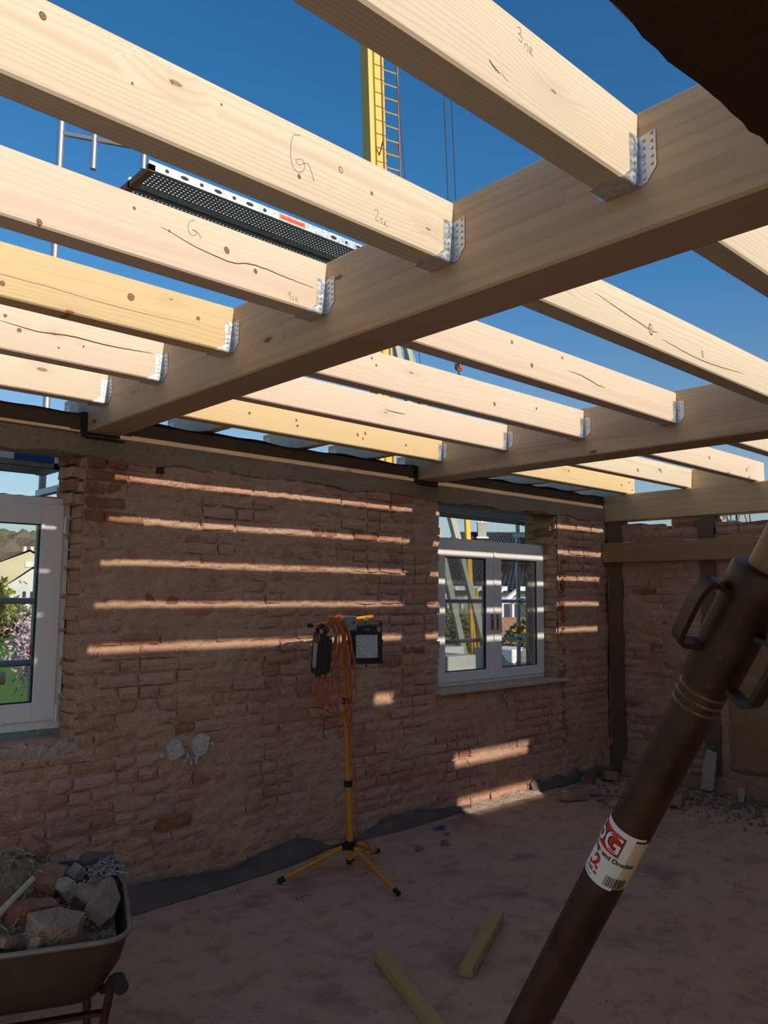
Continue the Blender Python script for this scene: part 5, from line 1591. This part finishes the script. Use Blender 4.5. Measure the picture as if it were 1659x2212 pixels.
# ---- houses
ea = Vector((.737, -.676, 0)); ed = Vector((-.676, -.737, 0)); ez = Vector((0, 0, 1))
def tiled_roof(q, R0, R1, E0, E1, cols, rows):
    """slope of overlapping tiles: ridge R0-R1 down to eave E0-E1"""
    R0, R1, E0, E1 = map(Vector, (R0, R1, E0, E1))
    nrm = (E0-R0).cross(R1-R0).normalized()
    if nrm.z < 0: nrm = -nrm
    q.add([R0-nrm*.03, R1-nrm*.03, E1-nrm*.03, E0-nrm*.03], [(0, 1, 2, 3)])
    for j in range(rows):
        for i in range(cols):
            a0, a1 = i/cols, (i+1)/cols; b0, b1 = j/rows, (j+1.15)/rows
            f_ = lambda a, b: (R0.lerp(R1, a)).lerp(E0.lerp(E1, a), min(b, 1.02))
            up_ = nrm*.035; am = (a0+a1)/2
            q.add([f_(a0, b0), f_(am, b0)+nrm*.035, f_(a1, b0), f_(a0, b1)+up_*.7, f_(am, b1)+up_+nrm*.03, f_(a1, b1)+up_*.7],
                  [(0, 3, 4, 1), (1, 4, 5, 2)])
HC = Vector((26.6, 21.5, GZ))
hs_ = empty('house', HC, label='house with dark tiled hip roof and grey chimney outside the right window', cat='house')
hp = lambda a, d_, z: ea*a + ed*d_ + ez*(z-GZ)
q = MB(); tiled_roof(q, hp(-1.9, 0, 4.45), hp(6.5, 0, 4.45), hp(-5.2, 3.6, 1.95), hp(10, 3.6, 1.95), 84, 22)
tiled_roof(q, hp(-1.9, 0, 4.45), hp(-1.9, 0, 4.45), hp(-5.2, -3.6, 1.95), hp(-5.2, 3.6, 1.95), 40, 22)
q.build('roof', M['roof_dark'], hs_)
q = MB(); q.add([hp(-4.8, 3.2, z) for z in (GZ, 2.0)]+[hp(9.5, 3.2, z) for z in (GZ, 2.0)]+[hp(-4.8, -3.2, z) for z in (GZ, 2.0)]+[hp(9.5, -3.2, z) for z in (GZ, 2.0)], [(0, 2, 3, 1), (0, 1, 5, 4), (4, 5, 7, 6), (2, 6, 7, 3)]); q.build('wall', M['wall_grey'], hs_)
q = MB(); c_ = hp(-.9, .35, 4.4)
Rh = Matrix(((ea.x, -ed.x, 0), (ea.y, -ed.y, 0), (0, 0, 1)))
q.box(c_+ez*.05, (.36, .34, .72), Rh); ch = q.build('chimney', M['wall_grey'], hs_)
q = MB(); q.box(c_+ez*.43, (.42, .40, .05), Rh); q.cyl(c_+ez*.43, c_+ez*.58, .09, .08, 10); q.build('chimney_cap', M['white_paint'], ch)
q = MB(); q.box(c_+ez*(-.22)+ed*.22, (.5, .12, .08), Rh); q.build('flashing', M['white_paint'], ch)
for a in (-3, 0, 3): 
    q = MB(); q.box(hp(a, 3.22, 1.0), (1.0, .06, 1.1), Rh); w_ = q.build('window', M['white_paint'], hs_)
    q = MB(); q.box(hp(a, 3.26, 1.0), (.8, .04, .9), Rh); q.build('pane', M['pane_dark'], w_)
H2 = Vector((30.0, 33.0, GZ))
h2 = empty('house', H2, label='house with red tiled roof glimpsed at the window edge', cat='house')
q = MB(); tiled_roof(q, ea*-5+ez*6.6, ea*3.0+ez*6.6, ea*-5+ed*4+ez*3.5, ea*3.0+ed*4+ez*3.5, 30, 10); q.build('roof', M['roof_red'], h2)
q = MB(); q.box(ez*1.8, (7.5, 7, 3.6), Rh); q.build('wall', M['wall_white'], h2)

# white pergola roofs in front of the dark roof
pg = empty('pergola', (19.5, 16.2, GZ), label='white painted pergola rafters outside the right window', cat='pergola')
def pp(a, d_, z): return ea*a + ed*d_ + ez*(z-GZ)
for a0, a1 in ((-2.6, .5), (.9, 4.5)):
    q = MB(); q.bar(pp(a0, 0, 1.98), pp(a1, 0, 1.98), .12, .14); q.build('beam', M['white_paint'], pg)
    q = MB(); q.bar(pp(a0, 1.6, 1.60), pp(a1, 1.6, 1.60), .10, .12); q.build('beam', M['white_paint'], pg)
    k = a0
    while k <= a1+.01:
        q = MB(); q.bar(pp(k, 0, 2.0), pp(k-.7, 1.6, 1.62), .09, .10); q.build('rafter', M['white_paint'], pg)
        q = MB(); q.bar(pp(k, 1.55, GZ), pp(k, 1.55, 1.62), .09, .09); q.build('post', M['white_paint'], pg)
        k += .75
for z in (.7, 1.1):
    q = MB(); q.bar(pp(1.2, 1.6, z), pp(4.5, 1.6, z), .05, .05); q.build('rail', M['white_paint'], pg)

def bush(name, loc, size, n, mats, label, leaf=.06, seed=0, cat='bush', twigs=16, group=None):
    rs = random.Random(seed)
    e = empty(name, loc, label=label, cat=cat, group=group)
    q = MB()
    for k in range(twigs):
        a = rs.uniform(0, 2*PI); t_ = Vector((math.cos(a)*size[0]*.5*rs.random(), math.sin(a)*size[1]*.5*rs.random(), size[2]*rs.uniform(.6, 1)))
        q.tube([(0, 0, 0), t_*.5+Vector((rs.uniform(-.1, .1), rs.uniform(-.1, .1), 0)), t_], [.02, .012, .005], 4)
    q.build('branches', M['bark'], e)
    for m_ in range(len(mats)):
        q = MB()
        for k in range(n//len(mats)):
            while True:
                p = Vector((rs.uniform(-1, 1), rs.uniform(-1, 1), rs.uniform(-1, 1)))
                if p.length < 1 and p.length > rs.random()**.5*.95: break
            c = Vector((p.x*size[0]*.5, p.y*size[1]*.5, size[2]*.5+p.z*size[2]*.5))
            d1 = Vector((rs.uniform(-1, 1), rs.uniform(-1, 1), rs.uniform(-1, 1))).normalized()*leaf*rs.uniform(.6, 1.3)
            d2 = d1.orthogonal().normalized()*leaf*rs.uniform(.35, .7)
            q.add([c-d1, c+d2, c+d1, c-d2], [(0, 1, 2, 3)])
        tag(q.build('foliage', M[mats[m_]], e), kind='stuff')
    return e
bush('hedge_bush', (14.3, 12.9, GZ), (2.4, 2.0, 1.75), 2600, ('leaf_dry', 'leaf_yellow', 'leaf'), 'brownish hedge bush outside the left sash of the right window', .07, 1)
bush('hedge_bush', (15.4, 11.3, GZ), (2.0, 1.8, 1.62), 2600, ('leaf', 'leaf', 'leaf_yellow'), 'green hedge bush outside the broken sash', .07, 2)
bush('hedge_bush', (16.6, 14.4, GZ), (2.0, 1.8, 1.7), 1500, ('leaf_dry', 'leaf_dry', 'leaf'), 'dry brown bush behind the hedge outside the right window', .07, 3)
q = MB(); q.box((0, 0, .75), (2.2, .24, 1.5), (0, 0, -.74))
tag(q.build('garden_wall', M['stone'], None, loc=(16.9, 12.7, GZ)), 'low brown garden wall behind the yellow crane pipes', 'wall')

# white insulation blocks stacked in the yard
def block(x0, x1, y0, y1, z1, label, name='white_block'):
    q = MB(); q.box2((x0-(x0+x1)/2, y0-(y0+y1)/2, 0), (x1-(x0+x1)/2, y1-(y0+y1)/2, z1-GZ))
    o = q.build(name, M['wall_white'], None, loc=((x0+x1)/2, (y0+y1)/2, GZ+.012)); bv = o.modifiers.new('bevel', 'BEVEL'); bv.width = .01
    return tag(o, label, 'block', 'white blocks stacked in the yard')
block(7.50, 8.05, 6.95, 7.5, .97, 'bright white block behind the left sash of the right window')
block(6.9, 7.47, 7.0, 7.9, 1.0, 'white block left of the bright one, in half shade')
block(7.3, 9.0, 8.0, 8.9, .99, 'long white block behind the others')
block(8.30, 8.85, 6.55, 7.2, 1.05, 'white block behind the broken pane')
block(8.95, 9.6, 6.3, 7.0, .98, 'white block right of the one behind the broken pane')

# ---- garden behind the left window
h3 = empty('house', (16.2, 48.5, GZ), label='white gabled house with red roof seen through the left window', cat='house')
va = Vector((.95, -.31, 0)); vd = Vector((-.31, -.95, 0))
hv = lambda a, d_, z: va*a+vd*d_+ez*z
q = MB(); q.prism([hv(-1.1, 1.5, 0), hv(1.6, 1.5, 0), hv(1.6, 1.5, 2.6), hv(.25, 1.5, 3.35), hv(-1.1, 1.5, 2.4)], -vd*5); q.build('wall', M['wall_white'], h3)
q = MB(); q.add([hv(-1.35, 1.7, 2.25), hv(.25, 1.7, 3.5), hv(.25, -4, 3.5), hv(-1.35, -4, 2.25)], [(0, 1, 2, 3)]); q.add([hv(.25, 1.7, 3.5), hv(1.9, 1.7, 2.5), hv(1.9, -4, 2.5), hv(.25, -4, 3.5)], [(0, 1, 2, 3)]); q.build('roof', M['roof_red'], h3)
for a in (-.15, .25):
    q = MB(); q.box(hv(a, 1.52, 1.7), (.16, .1, .75), (0, 0, -.32)); q.build('window', M['pane_dark'], h3)
q = MB(); q.box(hv(.2, 1.6, .6), (1.3, .3, .75), (0, 0, -.32)); q.build('garage_door', M['wall_grey'], h3)
h4 = empty('house', (18.4, 56.0, GZ), label='cream gabled house behind the white house, left window', cat='house')
q = MB(); q.prism([hv(-2.0, 1.5, 0), hv(2.4, 1.5, 0), hv(2.4, 1.5, 3.6), hv(.3, 1.5, 4.7), hv(-2.0, 1.5, 3.7)], -vd*5); q.build('wall', M['wall_cream'], h4)
q = MB(); q.add([hv(-2.3, 1.7, 3.6), hv(.3, 1.7, 4.85), hv(.3, -4, 4.85), hv(-2.3, -4, 3.6)], [(0, 1, 2, 3)]); q.add([hv(.3, 1.7, 4.85), hv(2.7, 1.7, 3.55), hv(2.7, -4, 3.55), hv(.3, -4, 4.85)], [(0, 1, 2, 3)]); q.build('roof', M['wall_cream'], h4)
q = MB(); q.box(hv(.3, 1.52, 3.85), (.45, .1, .35), (0, 0, -.32)); q.build('window', M['white_paint'], h4)
for a in (.0, .45):
    q = MB(); q.cyl(hv(a, 0, 4.7), hv(a, 0, 5.1), .12, .12, 8); q.build('chimney_pot', M['white_paint'], h4)

def tree(loc, h_, r, label, leafmat=None, nleaf=0, leaf=.05, seed=0, trunk=.1, lean_=(0, 0), depth=4, spread=.65, name='tree', group=None, up0=.35):
    rs = random.Random(seed); e = empty(name, loc, label=label, cat='tree', group=group); q = MB(); tips = []
    def grow(p, d_, L, rad, lev):
        m_ = p+d_*L*.5+Vector((rs.uniform(-.06, .06), rs.uniform(-.06, .06), 0))*L; e_ = p+d_*L
        q.tube([p, m_, e_], [rad, rad*.85, rad*.65], 5 if lev < 2 else 3, lev > 2)
        tips.append((e_, lev)); tips.append((m_, lev))
        if lev >= depth: return
        for k in range(rs.choice((2, 3, 3))):
            nd = (d_+Vector((rs.uniform(-1, 1), rs.uniform(-1, 1), rs.uniform(-.3, .7)))*spread).normalized()
            grow(e_, nd, L*rs.uniform(.62, .82), rad*.62, lev+1)
    grow(Vector((0, 0, 0)), Vector((lean_[0], lean_[1], 1)).normalized(), h_*up0, trunk, 0)
    q.build('trunk_and_branches', M['bark'], e)
    if leafmat:
        T_ = [t_ for t_ in tips if t_[1] >= 2]; q = MB()
        for k in range(nleaf):
            c, lv = rs.choice(T_); c = c+Vector((rs.gauss(0, r), rs.gauss(0, r), rs.gauss(0, r)))
            d1 = Vector((rs.uniform(-1, 1), rs.uniform(-1, 1), rs.uniform(-1, 1))).normalized()*leaf*rs.uniform(.6, 1.2); d2 = d1.orthogonal().normalized()*leaf*.7
            q.add([c-d1, c+d2, c+d1, c-d2], [(0, 1, 2, 3)])
        tag(q.build('blossoms' if leafmat == 'blossom' else 'foliage', M[leafmat], e), kind='stuff')
    return e
tree((3.75, 10.6, GZ), 1.55, .16, 'pink blossoming fruit tree on the lawn behind the left window', 'blossom', 9500, .028, 3, .08, (-.15, 0), 4, .8, 'blossom_tree', up0=.36)
tree((2.95, 10.9, GZ), 1.55, .16, 'second pink blossoming tree at the left picture edge', 'blossom', 8000, .028, 9, .09, (.1, .1), 4, .8, 'blossom_tree', up0=.36)
tree((10.2, 36, GZ), 2.4, .35, 'yellowish spring tree left of the white house', 'leaf_yellow', 1600, .16, 4, .12, depth=3, name='spring_tree')
tree((17.2, 45.5, GZ), 2.2, .25, 'yellowish shrub tree in front of the white house', 'leaf_yellow', 1600, .15, 5, .12, depth=3, name='spring_tree')
bush('hedge_bush', (11.3, 38, GZ), (3.2, 3, 1.7), 2600, ('leaf', 'leaf_dry'), 'rounded hedge on the lawn left of the white house', .14, 6)
for k, (x, y, h_, lab) in enumerate(((30.5, 12.6, 6.6, 'bare tree crown in the left part of the gap above the right wall'), (34.0, 9.5, 6.8, 'bare tree crown at the right end of the gap above the right wall'))):
    tree((x, y, GZ), h_, .1, lab, None, 0, seed=20+k, trunk=.13, depth=6, spread=.6, name='bare_tree', group='bare trees beyond the right wall', up0=.30)
q = MB(); c0 = Vector((33, 12.2, GZ)); 
q.prism([(-6, -5, 0), (6, -5, 0), (6, -5, 2.6), (0, -5, 4.8), (-6, -5, 2.6)], (0, 10, 0))
tag(q.build('barn', M['roof_dark'], None, loc=(46, 12, GZ), rot=(0, 0, .4)), 'dark barn gable beyond the right wall', 'barn')
# cut log standing near the scaffold
lg = empty('sawhorse_log', (2.20, 7.15, GZ), label='pale sawn log end on a dark post at the left picture edge', cat='log')
q = MB(); q.cyl((-.9, .1, 1.335), (.04, 0, 1.335), .05, .055, 14); q.build('log', M['spruce_yellow'], lg)
q = MB(); q.bar((-.05, .05, 0), (-.02, .03, 1.285), .07, .06); q.build('post', M['oldwood'], lg)

# wooded hillside
def hillf(U, V):
    base = 9.5*np.exp(-((V-165)/34.0)**2)*(1+.12*np.sin(U*.03)) 
    n = vnoise(U, V, .12, 71)*2.0+vnoise(U, V, .33, 72)*2.4+vnoise(U, V, .8, 73)*1.2
    return U, V, GZ-.2+base*np.clip((V-112)/20, 0, 1)+n*np.clip((V-116)/10, 0, 1)*.9
hill = grid_mesh('hillside', (-60, 130), (112, 200), hillf, None, M['forest'], None, 260, 120)
tag(hill, 'leafless wooded hillside behind the houses, left window', 'hillside', kind='structure')
for p in hill.data.polygons: p.use_smooth = False
